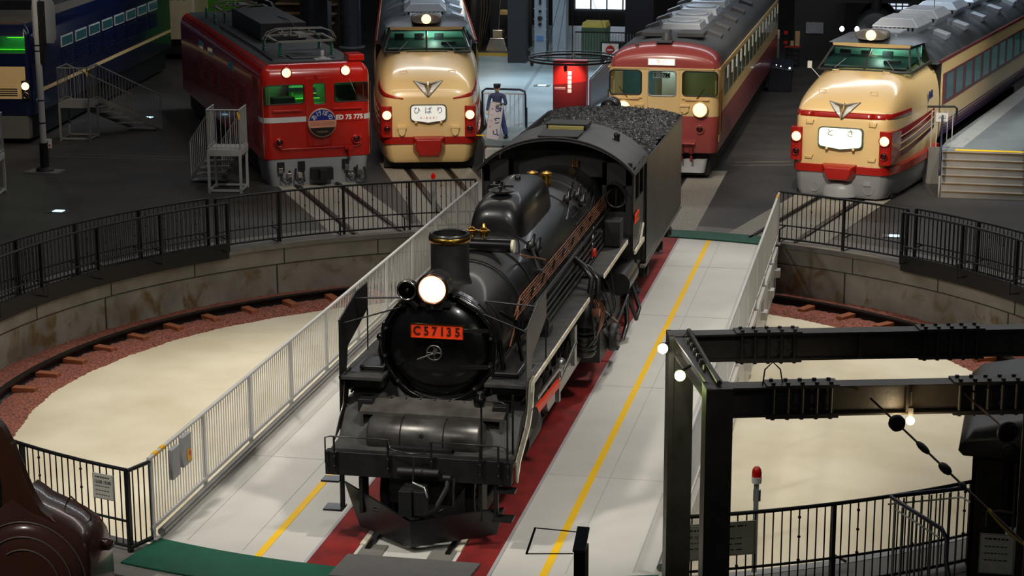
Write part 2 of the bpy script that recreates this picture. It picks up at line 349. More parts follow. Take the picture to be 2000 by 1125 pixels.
# white ruled lines and inset floor lights
PALE = mat('floor_groove_metal', (120, 114, 100), .5, .3)
def strip(name, a, b, wdt, m_, lab, z=.012):
    a = Vector(a); b = Vector(b); m = MB(); d = b-a; m.box(((a.x+b.x)/2, (a.y+b.y)/2, z/2), (d.length, wdt, z), rz=math.atan2(d.y, d.x)); return tag(m.build(name, m_), lab, 'floor strip')
strip('floor_groove', (-17.2, 17.55), (-13.2, 17.72), .05, PALE, 'thin pale groove in the floor behind the signal post, nearer of two')
strip('floor_groove', (-16.9, 17.95), (-13.4, 18.12), .05, PALE, 'thin pale groove in the floor behind the signal post, farther of two')
strip('floor_groove', (1.5, 19.6), (3.1, 20.0), .05, PALE, 'thin pale groove between the maroon railcar and right express, nearer of two')
strip('floor_groove', (1.5, 20.1), (3.0, 20.5), .05, PALE, 'thin pale groove between the maroon railcar and right express, farther of two')
for (x, y), lb in zip(((-13.75, 10.39), (-17.17, 24.74), (5.88, 11.25), (-5.15, 27.3)), ('by the left pit fence', 'between the blue and red locomotives', 'behind the right pit fence', 'in the blue-lit platform beside the red banner')):
    z0 = .95 if x == -5.15 else 0
    t = thing('floor_light', 'small glowing square light let into the floor '+lb, 'floor light', (x, y, z0+.001))
    m = MB(); m.box((0, 0, .006), (.5, .34, .012)); m.build('frame', STEEL, t)
    m = MB(); m.box((0, 0, .014), (.24, .2, .012)); m.build('lens', mat('floor_light_glow', (200, 240, 255), .3, emit=(170, 230, 255), es=3), t)

# ================================================================== TURNTABLE
tt = thing('turntable', 'white turntable bridge deck with red gratings and yellow lines under the steam locomotive', 'turntable', (0, 0, 0))
def yend(x, r=10.5): return math.sqrt(r*r-x*x)
m = MB(); xs = [-3.42+6.84*i/24 for i in range(25)]
m.prism([(x, -yend(x, 10.3)) for x in xs]+[(x, yend(x, 10.25)) for x in reversed(xs)], 'z', -.14, 0); m.build('deck_plate', DECKW, tt)
m = MB()
for y in (-6.2, -1.6, 3.2, 7.4):
    m.span((.75, y, 0), (3.3, y+.015, .003)); m.span((-3.3, y, 0), (-1.2, y+.015, .003))
for s in (-1, 1):
    m.span((s*2.12-.006, -9.9, 0), (s*2.12+.006, 9.9, .003)); m.span((s*2.95-.008, -9.7, 0), (s*2.95+.008, 9.7, .003))
m.build('plate_joints', mat('joint_grey', (180, 177, 170), .6), tt)
for s in (-1, 1):
    m = MB(); m.span((s*.68, -10.23, 0), (s*1.17, 10.15, .008)); m.build('red_grating', DECKR, tt)
    m = MB(); m.span((s*1.172, -10.22, 0), (s*1.215, 10.1, .012)); m.build('grating_edge', mat('edge_lilac_grey', (176, 172, 176), .5), tt)
    m = MB(); m.span((s*1.81, -10.13, 0), (s*1.91, 10.03, .005)); m.build('yellow_line', YEL, tt)
    m = MB(); m.span((s*.50, -9.6, 0), (s*.565, 10.2, .045)); m.build('rail', RAILB, tt)
    m = MB(); m.span((s*.6, -9.45, 0), (s*.675, 10.1, .03)); m.build('rail_guard', CREAMEDGE, tt)
    m = MB(); m.span((s*3.18, -9.8, -1.0), (s*3.38, 9.8, -.12)); m.build('side_girder', RAILW, tt)
    m = MB(); m.span((s*.45, -9.9, -1.0), (s*.62, 9.9, -.14)); m.build('main_girder', RAILW, tt)
    m = MB(); m.cyl((s*3.3, -9.72, .1), (s*3.3, 9.72, .1), .055, n=10); m.build('edge_pipe', mat('edge_pipe_steel', (160, 158, 154), .3, .7), tt)
    for k in range(11):
        y = -9.3+1.86*k; m = MB(); m.box((s*3.44, y, -.5), (.12, .28, .16)); m.box((s*3.40, y, -.28), (.05, .1, .4)); m.build('girder_bracket', RAILW, tt)
    m = MB(); m.span((s*.30, -9.80, 0), (s*.62, -9.42, .02)); m.build('grey_pad', mat('grey_pad_rubber', (120, 118, 112), .6), tt)
m = MB(); m.prism([(-.72, -9.86), (1.02, -9.86), (.96, -10.6), (-.76, -10.6)], 'z', 0, .042); m.build('end_mat', GRYM, tt)
def green(s):
    m = MB(); q = [-3.32+6.6*i/20 for i in range(21)]
    m.prism([(x, s*yend(x, 10.22 if s > 0 else 10.31)) for x in q]+[(x*1.05, s*yend(x, 10.22 + (.75 if s > 0 else .95))) for x in reversed(q)], 'z', .0, .030); return m
tag(green(-1).build('threshold_mat', GRN), 'dark green rubber mat bridging the near end of the turntable', 'mat')
tag(green(1).build('threshold_mat', GRN), 'dark green rubber mat bridging the far end of the turntable behind the tender', 'mat')
# white railings along the deck
def railing(x, lab):
    t = thing('deck_railing', lab, 'railing', (x, 0, 0))
    m = MB(); m.cyl((0, -9.86, 1.14), (0, 9.95, 1.14), .028, n=8); m.build('top_rail', RAILW, t)
    m = MB(); m.span((-.02, -9.86, .16), (.02, 9.95, .21)); m.build('bottom_rail', RAILW, t)
    m = MB(); y = -9.84
    while y < 9.95: m.cyl((0, y, .18), (0, y, 1.14), .0085, n=5); y += .098
    m.build('baluster_panel', RAILW, t)
    for k in range(11):
        y = -9.8+1.97*k; m = MB(); m.box((0, y, .57), (.05, .06, 1.14)); m.box((0, y, .02), (.14, .14, .04)); m.build('post', RAILW, t)
    return t
rlL = railing(-3.38, 'long white railing along the left edge of the turntable deck')
rlR = railing(3.38, 'long white railing along the right edge of the turntable deck, behind the gantry')
HAZ = mat('hazard_yellow', (236, 176, 20), .5)
for t, y0 in ((rlL, -9.7), (rlR, 9.3)):
    for k in range(2): m = MB(); m.cyl((0, y0+.24*k, 1.142), (0, y0+.24*k+.13, 1.142), .034, n=8); m.build('hazard_tape', HAZ, t)
t = thing('control_box', 'grey switch box with red and yellow sticker on the white left railing', 'control box', (-3.33, -8.75, .92))
m = MB(); m.box((.03, 0, 0), (.07, .3, .42)); m.box((.03, -.42, -.04), (.07, .26, .42)); m.build('cabinet', SKG, t, bevel=.008)
m = MB(); m.box((.07, .03, -.08), (.01, .14, .16)); m.build('warning_sticker', mat('sticker_yellow', (220, 160, 30), .5), t); m = MB(); m.box((.077, .05, -.06), (.004, .06, .06)); m.build('sticker_mark', INKR, t)
# signal lamp post at far end of left railing
t = thing('crossing_lamp', 'thin pale post with two red lamps behind the far left pit fence', 'warning lamp', (-4.6, 10.75, 0))
m = MB(); m.cyl((0, 0, 0), (0, 0, 1.05), .04); m.box((0, 0, .85), (.12, .1, .3)); m.build('post', RAILW, t); m = MB(); m.lathe([(.05, 0), (.055, .07), (.03, .12), (.001, .14)], (0, 0, 1.05)); m.build('red_dome', mat('red_dome', (170, 16, 10), .2, emit=(200, 10, 5), es=.3), t)

# ================================================================== FENCES AROUND THE PIT
def arc_fence(lab, r, a0, a1, h=1.12, zb=.06, inner=False, posts=None, kick=False, arm=True, base=0, group=None, midh=.38):
    mid = R((a0+a1)/2); bx, by = CX+r*math.cos(mid), CY+r*math.sin(mid)
    t = thing('pit_fence', lab, 'fence', (bx, by, base)); 
    def P(a, z, rr=r): return (CX+rr*math.cos(R(a))-bx, CY+rr*math.sin(R(a))-by, z)
    n = max(4, int(abs(a1-a0)/2)); A = [a0+(a1-a0)*i/n for i in range(n+1)]
    m = MB(); m.tube([P(a, h) for a in A], .026, 8); m.build('top_rail', FENB, t)
    m = MB(); m.tube([P(a, zb+.02) for a in A], .024, 6); m.build('bottom_rail', FENB, t)
    m = MB(); m.tube([P(a, midh) for a in A], .018, 6); m.build('middle_rail', FENB, t)
    m = MB(); k = int(abs(a1-a0)*PI/180*r/.112)
    for i in range(k+1): a = a0+(a1-a0)*i/k; m.cyl(P(a, zb), P(a, h), .010, n=5)
    for i in range(0, k+1, 7):
        a = a0+(a1-a0)*i/k
        for z in (.45, .75, 1.0): m.sphere(P(a, z*h/1.12), .022, n=6, m=4)
    m.build('baluster_panel', FENB, t)
    np_ = max(2, round(abs(a1-a0)*PI/180*r/1.7))
    for i in range(np_+1):
        a = a0+(a1-a0)*i/np_; m = MB(); p = P(a, h/2); m.box((p[0], p[1], h/2), (.07, .045, h), rz=R(a)); m.build('post', FENB, t)
        if arm and i < np_:
            a2 = a+.9*(1 if a1 > a0 else -1); m = MB(); q = P(a2, .0, r+.02); q2 = P(a2, 0, r-.26); m.tube([(q[0], q[1], .36), (q2[0], q2[1], .34), (q2[0], q2[1], .06), (q[0], q[1], .06)], .018, 5); m.build('foot_bracket', FENB, t)
    if kick:
        m = MB(); rings = [[P(a, z, rr) for rr, z in ((r-.03, .2), (r-.03, -.14), (r+.03, -.14), (r+.03, .2))] for a in A]; m.loft(rings); m.build('kick_plate', FENB, t)
    return t
arc_fence('curved black bar fence between the left railing and the red locomotive', 10.85, 107.6, 140)
arc_fence('outer curved black bar fence at far left, behind the sliding fence', 11.02, 140.6, 186)
arc_fence('inner sliding black fence with kick plate on the left pit edge', 10.50, 139.6, 186, kick=True, h=1.08)
arc_fence('curved black bar fence in front of the right cream express', 10.75, 70.4, 53.4)
arc_fence('outer curved black bar fence at far right, behind the sliding fence', 10.95, 53, 18)
arc_fence('inner sliding black fence with kick plate on the right pit edge', 10.50, 53, 18, kick=True, h=1.1)
arc_fence('curved black fence in the near left corner beside the brown vehicle', 10.86, -107.5, -128, h=1.12, arm=False, midh=.42)
arc_fence('curved black bar fence at near right under the steel gantry', 11.4, -70.5, -50, h=1.12, zb=.06, midh=.42)
t = thing('fence_return', 'short black fence panel between the near left fence and the white railing', 'fence', (-3.42, -10.1, 0))
p0, p1 = Vector((-.08, -.2, 0)), Vector((.06, .2, 0))
m = MB(); m.cyl(p0+Vector((0, 0, 1.12)), p1+Vector((0, 0, 1.12)), .028); m.build('top_rail', FENB, t)
m = MB(); m.cyl(p0+Vector((0, 0, .08)), p1+Vector((0, 0, .08)), .03); m.build('bottom_rail', FENB, t)
m = MB()
for k in range(5): q = p0.lerp(p1, k/4); m.cyl(q+Vector((0, 0, .08)), q+Vector((0, 0, 1.12)), .01, n=5)
m.build('baluster_panel', FENB, t)
def notice(lab, loc, rz, wd, ht, lines, head):
    t = thing('notice_board', lab, 'notice board', loc, rz)
    m = MB(); m.box((0, 0, 0), (wd, .02, ht)); m.build('panel', mat('notice_grey', (168, 166, 156), .5), t, bevel=.004)
    m = MB(); m.box((0, -.011, 0), (wd*.93, .004, ht*.93)); m.build('paper', mat('notice_paper', (206, 204, 194), .6), t)
    def bars(z, h, a, b, seed):
        random.seed(seed); m = MB(); x = a
        while x < b-.01:
            w_ = random.uniform(.02, .05)*wd/.4; m.span((x, -.0145, z-h/2), (min(x+w_, b), -.013, z+h/2)); x += w_+.012*wd/.4
        m.build('printed_line', mat('faded_print', (70, 68, 62), .6), t)
    bars(ht*.38, ht*.05, -wd*.36, wd*.36, 1)
    z = ht*.36
    for q, (s, sz) in enumerate(lines):
        z -= ht*.17
        if s: text('lettering', s, ht*sz, INK, t, (0, -.016, z), ext=.001)
        else: bars(z, ht*.03, -wd*.36, wd*.3, 3+q)
    return t
notice('small grey notice board with times on the near left black fence', (-3.86, -10.22, .86), R(-16), .34, .34, [('12:00 15:00', .17), ('', 0), ('', 0), ('', 0)], '')
notice('white notice board right of the front gantry post on the fence', (4.14, -10.87, .97), R(22), .86, .42, [('C57 135', .1), ('', 0), ('', 0), ('', 0)], '')
notice('grey notice board seen between the two gantry posts on the fence', (3.86, -11.3, 1.06), R(20), .42, .42, [('12:00 15:00', .12), ('', 0), ('', 0)], '')
t = thing('beacon_post', 'grey post topped with a red beacon behind the near right fence', 'beacon', (4.46, -9.72, .14))
m = MB(); m.span((-.03, -.03, 0), (.03, .03, 1.16)); m.build('post', SKG, t); m = MB(); m.box((.01, 0, 1.0), (.09, .05, .14)); m.build('bracket', STEEL, t)
m = MB(); m.lathe([(.06, 0), (.066, .08)], (0, 0, 1.16)); m.build('lamp_base', WHITE, t)
m = MB(); m.lathe([(.06, 0), (.06, .06), (.05, .10), (.03, .125), (.001, .13)], (0, 0, 1.24)); m.build('red_dome', mat('beacon_red', (200, 14, 12), .15, coat=.8), t)
# ================================================================== STEAM LOCOMOTIVE
LO = thing('steam_locomotive', 'large black steam locomotive with red number plate standing on the turntable', 'steam locomotive', (.06, 0, 0))
BC = 2.34   # boiler centre height
def part(m, name, mt, ang=62, bevel=0, parent=None, label=None):
    o = m.build(name, mt, parent or LO, ang, bevel)
    if label: o['label'] = label
    return o
# boiler, smokebox
m = MB(); m.lathe([(.76, -7.95), (.775, -7.93), (.775, -6.35), (.79, -6.3), (.79, -6.2), (.80, -6.15), (.83, -2.5), (.86, -.5), (.86, 1.3)], (0, 0, BC), (0, 1, 0), 56); part(m, 'boiler', BLK)
m = MB()
for y in (-6.28, -5.4, -4.4, -1.35, -.3): m.ring((0, y, BC), (0, 1, 0), .815+.008*(y+6), .012, 48, 5)
part(m, 'boiler_bands', BLKD)
m = MB(); m.lathe([(.80, -8.02), (.80, -7.9), (.76, -7.88)], (0, 0, BC), (0, 1, 0), 56, cap=False); m.ring((0, -8.02, BC), (0, 1, 0), .765, .035, 56, 8); part(m, 'smokebox_ring', BLKG)
m = MB(); m.lathe([(.001, -8.16), (.2, -8.155), (.45, -8.12), (.62, -8.06), (.69, -8.0), (.69, -7.9)], (0, 0, BC), (0, 1, 0), 56); sd_ = part(m, 'smokebox_door', BLKG)
m = MB(); m.ring((0, -8.27, BC-.02), (0, 1, 0), .1, .010, 24, 6); m.cyl((-.1, -8.27, BC-.02), (.1, -8.27, BC-.02), .008, n=6); m.cyl((0, -8.27, BC-.12), (0, -8.27, BC+.08), .008, n=6)
m.cyl((0, -8.1, BC-.02), (0, -8.3, BC-.02), .03, n=10); m.cyl((0, -8.31, BC-.02), (-.22, -8.31, BC-.11), .012, n=6); m.build('hand_wheel', STEEL, sd_)
for z in (BC-.24, BC+.26):
    m = MB(); m.box((.5, -8.1, z), (.42, .03, .05), rz=.18); m.cyl((.72, -8.04, z-.06), (.72, -8.04, z+.06), .03, n=8); m.build('door_hinge', BLK, sd_)
m = MB()
for a in range(0, 360, 30): m.box((.745*math.cos(R(a+12)), -8.05, BC+.745*math.sin(R(a+12))), (.05, .05, .05), ry=-R(a)); m.sphere((.745*math.cos(R(a+12)), -8.09, BC+.745*math.sin(R(a+12))), .022, n=8, m=6)
m.build('door_dogs', BLKD, sd_)
# number plate
pl_ = MB(); pl_.box((.03, -8.21, 2.6), (.72, .025, .185)); npl = part(pl_, 'number_plate', REDP, bevel=.003, label='red number plate with brass border')
m = MB()
for z in (2.6-.096, 2.6+.096): m.box((.03, -8.222, z), (.73, .018, .011))
for x in (-.33, .39): m.box((x, -8.222, 2.6), (.011, .018, .2)); m.box((x, -8.2, 2.6), (.02, .08, .02))
m.build('plate_border', BRASS, npl)
for ch, x in zip('C57135', (-.245, -.115, -.005, .1, .195, .31)): text('numeral', ch, .168, mat('numeral_dark_bronze', (60, 22, 14), .5), npl, (x, -8.226, 2.6), ext=.004, sx=.85, bold=.003)
# chimney
m = MB(); m.lathe([(.44, -.12), (.36, -.04), (.29, .05), (.265, .14), (.262, .62)], (0, -7.3, 3.02), n=40); ch_ = part(m, 'chimney', BLKD)
m = MB(); m.lathe([(.262, .6), (.27, .62), (.28, .66), (.28, .71), (.26, .73), (.235, .72), (.235, .3)], (0, -7.3, 3.02), n=40, cap=False); m.build('chimney_rim', BLK, ch_)
m = MB(); m.lathe([(.276, .615), (.288, .63), (.288, .68), (.276, .69)], (0, -7.3, 3.02), n=40, cap=False); m.build('brass_band', BRASS, ch_)
# headlights
hl = MB(); hl.lathe([(.15, -.36), (.20, -.34), (.205, -.02), (.22, 0), (.215, .02), (.185, .02), (.18, -.03)], (0, -8.32, 3.2), (0, -1, 0), 32, cap=False); h_ = part(hl, 'headlamp', BLK, label='large lit headlamp')
m = MB(); m.lathe([(.001, .03), (.1, .025), (.18, 0), (.18, -.01)], (0, -8.33, 3.2), (0, -1, 0), 32); m.build('lamp_lens', LENS, h_)
m = MB(); m.box((0, -8.15, 2.98), (.2, .2, .16)); m.box((0, -8.12, 2.95), (.4, .12, .05)); m.cyl((0, -7.97, 3.2), (0, -7.9, 3.2), .15, n=20); m.box((.0, -8.34, 2.96), (.03, .02, .05)); m.build('lamp_bracket', BLKD, h_)
m = MB(); m.ring((0, -8.34, 3.2), (0, 1, 0), .195, .012, 32, 6); m.build('lens_ring', mat('lamp_copper_ring', (150, 96, 70), .3, 1), h_)
hl = MB(); hl.lathe([(.06, -.15), (.125, -.13), (.14, 0), (.13, .01), (.115, 0), (.05, -.08), (.001, -.09)], (-.38, -8.2, 3.14), (-.03, -1, 0), 28, cap=False); h_ = part(hl, 'auxiliary_lamp', BLKG, label='small unlit lamp beside the headlamp')
m = MB(); m.lathe([(.001, .015), (.115, 0), (.115, -.01)], (-.38, -8.2, 3.14), (-.03, -1, 0), 28); m.build('lamp_glass', GLSC, h_)
m = MB(); m.lathe([(.115, .0), (.10, -.05), (.06, -.085), (.001, -.095)], (-.38, -8.205, 3.14), (-.03, -1, 0), 24, cap=False); m.sphere((-.38, -8.17, 3.14), .04); m.ring((-.38, -8.21, 3.14), (0, 1, 0), .125, .012, 28, 6); m.build('lamp_bulb', SILV, h_)
m = MB(); m.cyl((-.38, -8.1, 3.0), (-.25, -8.1, 2.9), .05); m.box((-.25, -8.08, 2.95), (.3, .05, .06), ry=.3); m.build('lamp_bracket', BLKD, h_)
# smoke deflectors with cut-outs
for s in (-1, 1):
    x = s*1.27; m = MB(); t = .012
    poly = [(-8.42, 1.22), (-8.38, 2.72), (-7.55, 2.92), (-6.98, 2.92), (-6.98, 2.55), (-7.45, 2.42), (-8.0, 2.28), (-8.07, 2.0), (-8.15, 1.22)]
    m.b.free(); m = MB(); m.prism(poly, 'x', x-t/2, x+t/2); d_ = part(m, 'smoke_deflector', BLK if s < 0 else mat('deflector_lit_black', (66, 65, 62), .42, 0, .25, 2.0, rgb2=(50, 49, 47)))  # right plate coloured lighter for the light falling on it
    m = MB(); m.cyl((x, -6.98, 2.55), (x, -7.0, 1.95), .012, n=6); m.cyl((x, -8.38, 2.72), (x, -7.55, 2.92), .014, n=6); m.cyl((x, -7.55, 2.92), (x, -6.98, 2.92), .014, n=6); m.build('edge_rod', BLK, d_)
    m = MB(); m.box((s*.85, -7.6, 2.87), (.86, .05, .012), ry=s*.06); m.cyl((s*1.25, -8.25, 2.66), (s*.45, -8.02, 2.88), .012, n=6); m.build('stay', BLK, d_)
    # front pilot deck sides
    if s > 0:
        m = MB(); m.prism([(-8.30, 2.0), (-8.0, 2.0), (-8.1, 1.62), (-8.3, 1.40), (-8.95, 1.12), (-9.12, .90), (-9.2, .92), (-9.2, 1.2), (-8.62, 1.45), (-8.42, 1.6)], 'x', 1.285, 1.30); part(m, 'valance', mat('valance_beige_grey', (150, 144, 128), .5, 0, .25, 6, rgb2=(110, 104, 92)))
        m = MB(); m.tube([(1.30, -8.0, 2.0), (1.30, -8.1, 1.62), (1.30, -8.3, 1.40), (1.30, -8.95, 1.12), (1.30, -9.15, .90), (1.30, -9.2, 1.2)], .012, 6); part(m, 'valance_edge', CREAMEDGE)
    else:
        m = MB(); m.prism([(-8.30, 2.0), (-8.0, 2.0), (-8.3, 1.40), (-8.9, 1.2), (-8.62, 1.45), (-8.42, 1.6)], 'x', -1.23, -1.22); part(m, 'valance', BLK)
# running boards
for s in (-1, 1):
    m = MB(); m.span((s*.70, -8.38, 1.92), (s*1.29, -3.5, 1.96)); m.span((s*.78, -1.95, 1.94), (s*1.29, .95, 1.98)); m.span((s*.8, -3.5, 1.86), (s*1.22, -1.95, 1.9)); part(m, 'running_board', DGREY)
    m = MB(); m.span((s*1.29, -8.2, 1.90), (s*1.31, -3.45, 1.965)); m.span((s*1.29, -1.97, 1.92), (s*1.31, .7, 1.985))
    m.span((s*1.26, -8.22, 1.83), (s*1.31, -8.18, 1.965)); part(m, 'running_board_edge', CREAMEDGE, label='cream painted running board edge')
# front deck : sloping chequer plates from the buffer beam up to the smokebox
m = MB(); m.prism([(-9.12, 1.2), (-8.75, 1.22), (-8.4, 1.52), (-8.02, 1.60), (-7.85, 1.8), (-7.85, 1.5), (-8.4, 1.3), (-8.75, 1.1), (-9.12, 1.1)], 'x', -1.2, 1.2); part(m, 'footplate', DGREY)
m = MB(); m.prism([(-8.60, 1.56), (-8.2, 1.66), (-8.2, 1.62), (-8.60, 1.52)], 'x', -.95, 1.0); m.span((.95, -8.6, 1.2), (.99, -8.3, 1.55)); m.span((-.94, -8.6, 1.2), (-.90, -8.3, 1.55)); part(m, 'tank_shelf', mat('shelf_lit_grey', (84, 80, 74), .5, .1, .3, 4, rgb2=(58, 55, 51)))  # shelf grey lightened to stand for light falling on it
m = MB()
for x in [-.8+.2*i for i in range(9)]: m.sphere((x, -8.24, 1.66), .014, n=6, m=4)
for x in [-.9+.15*i for i in range(13)]: m.sphere((x, -8.06, 1.615), .012, n=6, m=4)
part(m, 'rivets', BLK)
m = MB(); m.prism([(-7.84, 1.55), (-7.2, 1.55), (-7.2, 1.95), (-7.8, 1.9)], 'x', -.62, .62); part(m, 'smokebox_saddle', BLKD)
for s in (-1, 1):
    m = MB(); m.box((s*.98, -7.75, 1.86), (.5, .85, .22)); part(m, 'cylinder_cover_step', BLK, bevel=.03)
    m = MB(); m.box((s*.92, -7.8, 2.0), (.36, .5, .07)); part(m, 'sand_hatch', BLK, bevel=.03)
    m = MB(); m.box((s*.92, -8.3, 1.56), (.2, .26, .22)); m.cyl((s*.92, -8.45, 1.47), (s*.92, -8.3, 1.6), .07); part(m, 'foot_step_box', BLKD, bevel=.01)
# air tank
m = MB(); m.lathe([(.001, -.80), (.1, -.79), (.22, -.765), (.262, -.72), (.262, .72), (.22, .765), (.1, .79), (.001, .8)], (.0, -8.74, 1.30), (1, 0, 0), 36); tk = part(m, 'air_tank', mat('tank_worn_black', (104, 101, 97), .33, .6, .4, 3, .06, 8, rgb2=(66, 64, 61)))
m = MB()
for x in (-.3, .28): m.ring((x, -8.74, 1.30), (1, 0, 0), .264, .008, 36, 5); m.box((x, -8.72, 1.16), (.06, .3, .12))
m.lathe([(.035, 0), (.035, .02), (.012, .024), (.012, .0)], (-.01, -8.97, 1.40), (0, -1, .45)); m.build('tank_straps', BLK, tk)
# buffer beam with handrail, steps, coupler and plough
m = MB(); m.span((-1.24, -9.26, .88), (1.24, -9.12, 1.2)); part(m, 'buffer_beam', BLKD, bevel=.01)
m = MB()
for x in (-1.1, -.38, .2, .84, 1.08, 1.2): m.cyl((x, -9.3, .95), (x, -9.3, 1.42), .016, n=6); m.box((x, -9.27, 1.1), (.06, .03, .2)); m.sphere((x, -9.3, 1.02), .022, n=6, m=4); m.sphere((x, -9.3, 1.15), .022, n=6, m=4)
m.tube([(-1.22, -9.3, 1.05), (-1.22, -9.3, 1.40), (-1.15, -9.3, 1.42), (-.38, -9.3, 1.42), (-.34, -9.32, 1.30), (-.1, -9.34, 1.26), (.12, -9.33, 1.28), (.18, -9.3, 1.42), (.9, -9.3, 1.42), (1.14, -9.3, 1.42), (1.2, -9.3, 1.36), (1.2, -9.3, 1.0)], .011, 6)
part(m, 'handrail', BLK)
m = MB(); m.cyl((.84, -9.2, 1.2), (.84, -9.2, 1.98), .014, n=6); m.tube([(.84, -9.2, 1.98), (1.1, -9.2, 1.98), (1.18, -9.2, 1.94), (1.18, -9.2, 1.2)], .012, 6); m.cyl((1.2, -8.95, 1.2), (1.2, -8.95, 2.0), .016, n=6); part(m, 'lamp_iron_rail', BLK)
m = MB(); m.lathe([(.001, -.1), (.07, -.09), (.085, -.02), (.08, .03), (.05, .06), (.05, .09), (.03, .11), (.001, .11)], (.82, -9.2, 2.0)); part(m, 'marker_lamp', BLKG)
for s in (-1, 1):
    m = MB(); m.cyl((s*1.03, -9.2, .9), (s*1.03, -9.2, .42), .035, n=8); m.box((s*1.13, -9.22, .42), (.26, .24, .025)); m.box((s*1.17, -9.2, .80), (.24, .2, .025)); part(m, 'step', BLK)
m = MB(); m.box((0, -9.35, .72), (.3, .4, .26)); m.box((-.06, -9.6, .7), (.17, .18, .34)); m.lathe([(.11, -.16), (.12, 0), (.11, .16)], (.1, -9.56, .7), n=16); m.cyl((-.25, -9.3, 1.0), (.3, -9.3, 1.0), .06); m.cyl((0, -9.42, 1.25), (0, -9.5, .9), .012, n=6); part(m, 'coupler', BLKD, bevel=.01)
m = MB(); m.tube([(.12, -9.48, .88), (.02, -9.55, .94), (.18, -9.6, .9), (.22, -9.62, .78)], .018, 6); part(m, 'coupler_chain', STEEL)
m = MB(); m.tube([(.42, -9.3, .98), (.42, -9.38, .85), (.3, -9.5, .6), (.1, -9.55, .48)], .035, 8); m.tube([(.50, -9.3, .95), (.5, -9.36, .8), (.5, -9.35, .6), (.3, -9.4, .52)], .02, 6); m.cyl((.36, -9.33, .96), (.46, -9.33, .96), .04); part(m, 'brake_hose', RUBBER)
m = MB()
poly_t = [(-1.06, -9.0, .70), (0, -9.68, .46), (1.10, -9.05, .50)]; poly_b = [(-.84, -9.08, .13), (0, -9.62, .09), (1.0, -9.05, .13)]
def off(p, d): return (p[0], p[1]+d, p[2])
m.loft([[poly_t[0], poly_t[1], poly_t[2], off(poly_t[2], .04), off(poly_t[1], .06), off(poly_t[0], .04)], [poly_b[0], poly_b[1], poly_b[2], off(poly_b[2], .04), off(poly_b[1], .06), off(poly_b[0], .04)]])
part(m, 'snow_plough', mat('plough_black', (22, 22, 23), .35, .1, .3, 3, .1, 40), 20)
m = MB()
for x in (-.78, .82): m.box((x, -9.05, .6), (.05, .3, .5))
m.cyl((-.6, -9.3, .45), (0, -9.45, .45), .015); m.cyl((.6, -9.3, .45), (0, -9.45, .45), .015); part(m, 'plough_bracket', BLKD)
# frames, wheels, cylinders, motion
m = MB(); m.span((-.42, -9.1, .5), (.42, 1.8, 1.25)); m.span((-.6, -8.3, 1.2), (.6, 1.0, 1.6)); part(m, 'main_frame', UND)
def wheel(y, r, spokes, x0=.53, mt=UND, nm='driving_wheel'):
    for s in (-1, 1):
        m = MB(); c = (s*(x0+.06), y, r+.045)
        m.lathe([(r+.025, -.07), (r+.025, -.055), (r, -.05), (r, .05), (r-.09, .05), (r-.09, -.05)], c, (s, 0, 0), 36, cap=False)
        for k in range(spokes):
            a = 2*PI*k/spokes; m.cyl(c, (c[0], y+math.cos(a)*(r-.08), c[2]+math.sin(a)*(r-.08)), .04, .025, 6)
        m.cyl((c[0]-.06, y, c[2]), (c[0]+.08, y, c[2]), .13, n=16); part(m, nm, mt)
for y in (-8.35, -6.35): wheel(y, .43, 10, nm='bogie_wheel')
for y in (-5.25, -3.4, -1.55): wheel(y, .82, 14)
wheel(.9, .47, 10, nm='truck_wheel')
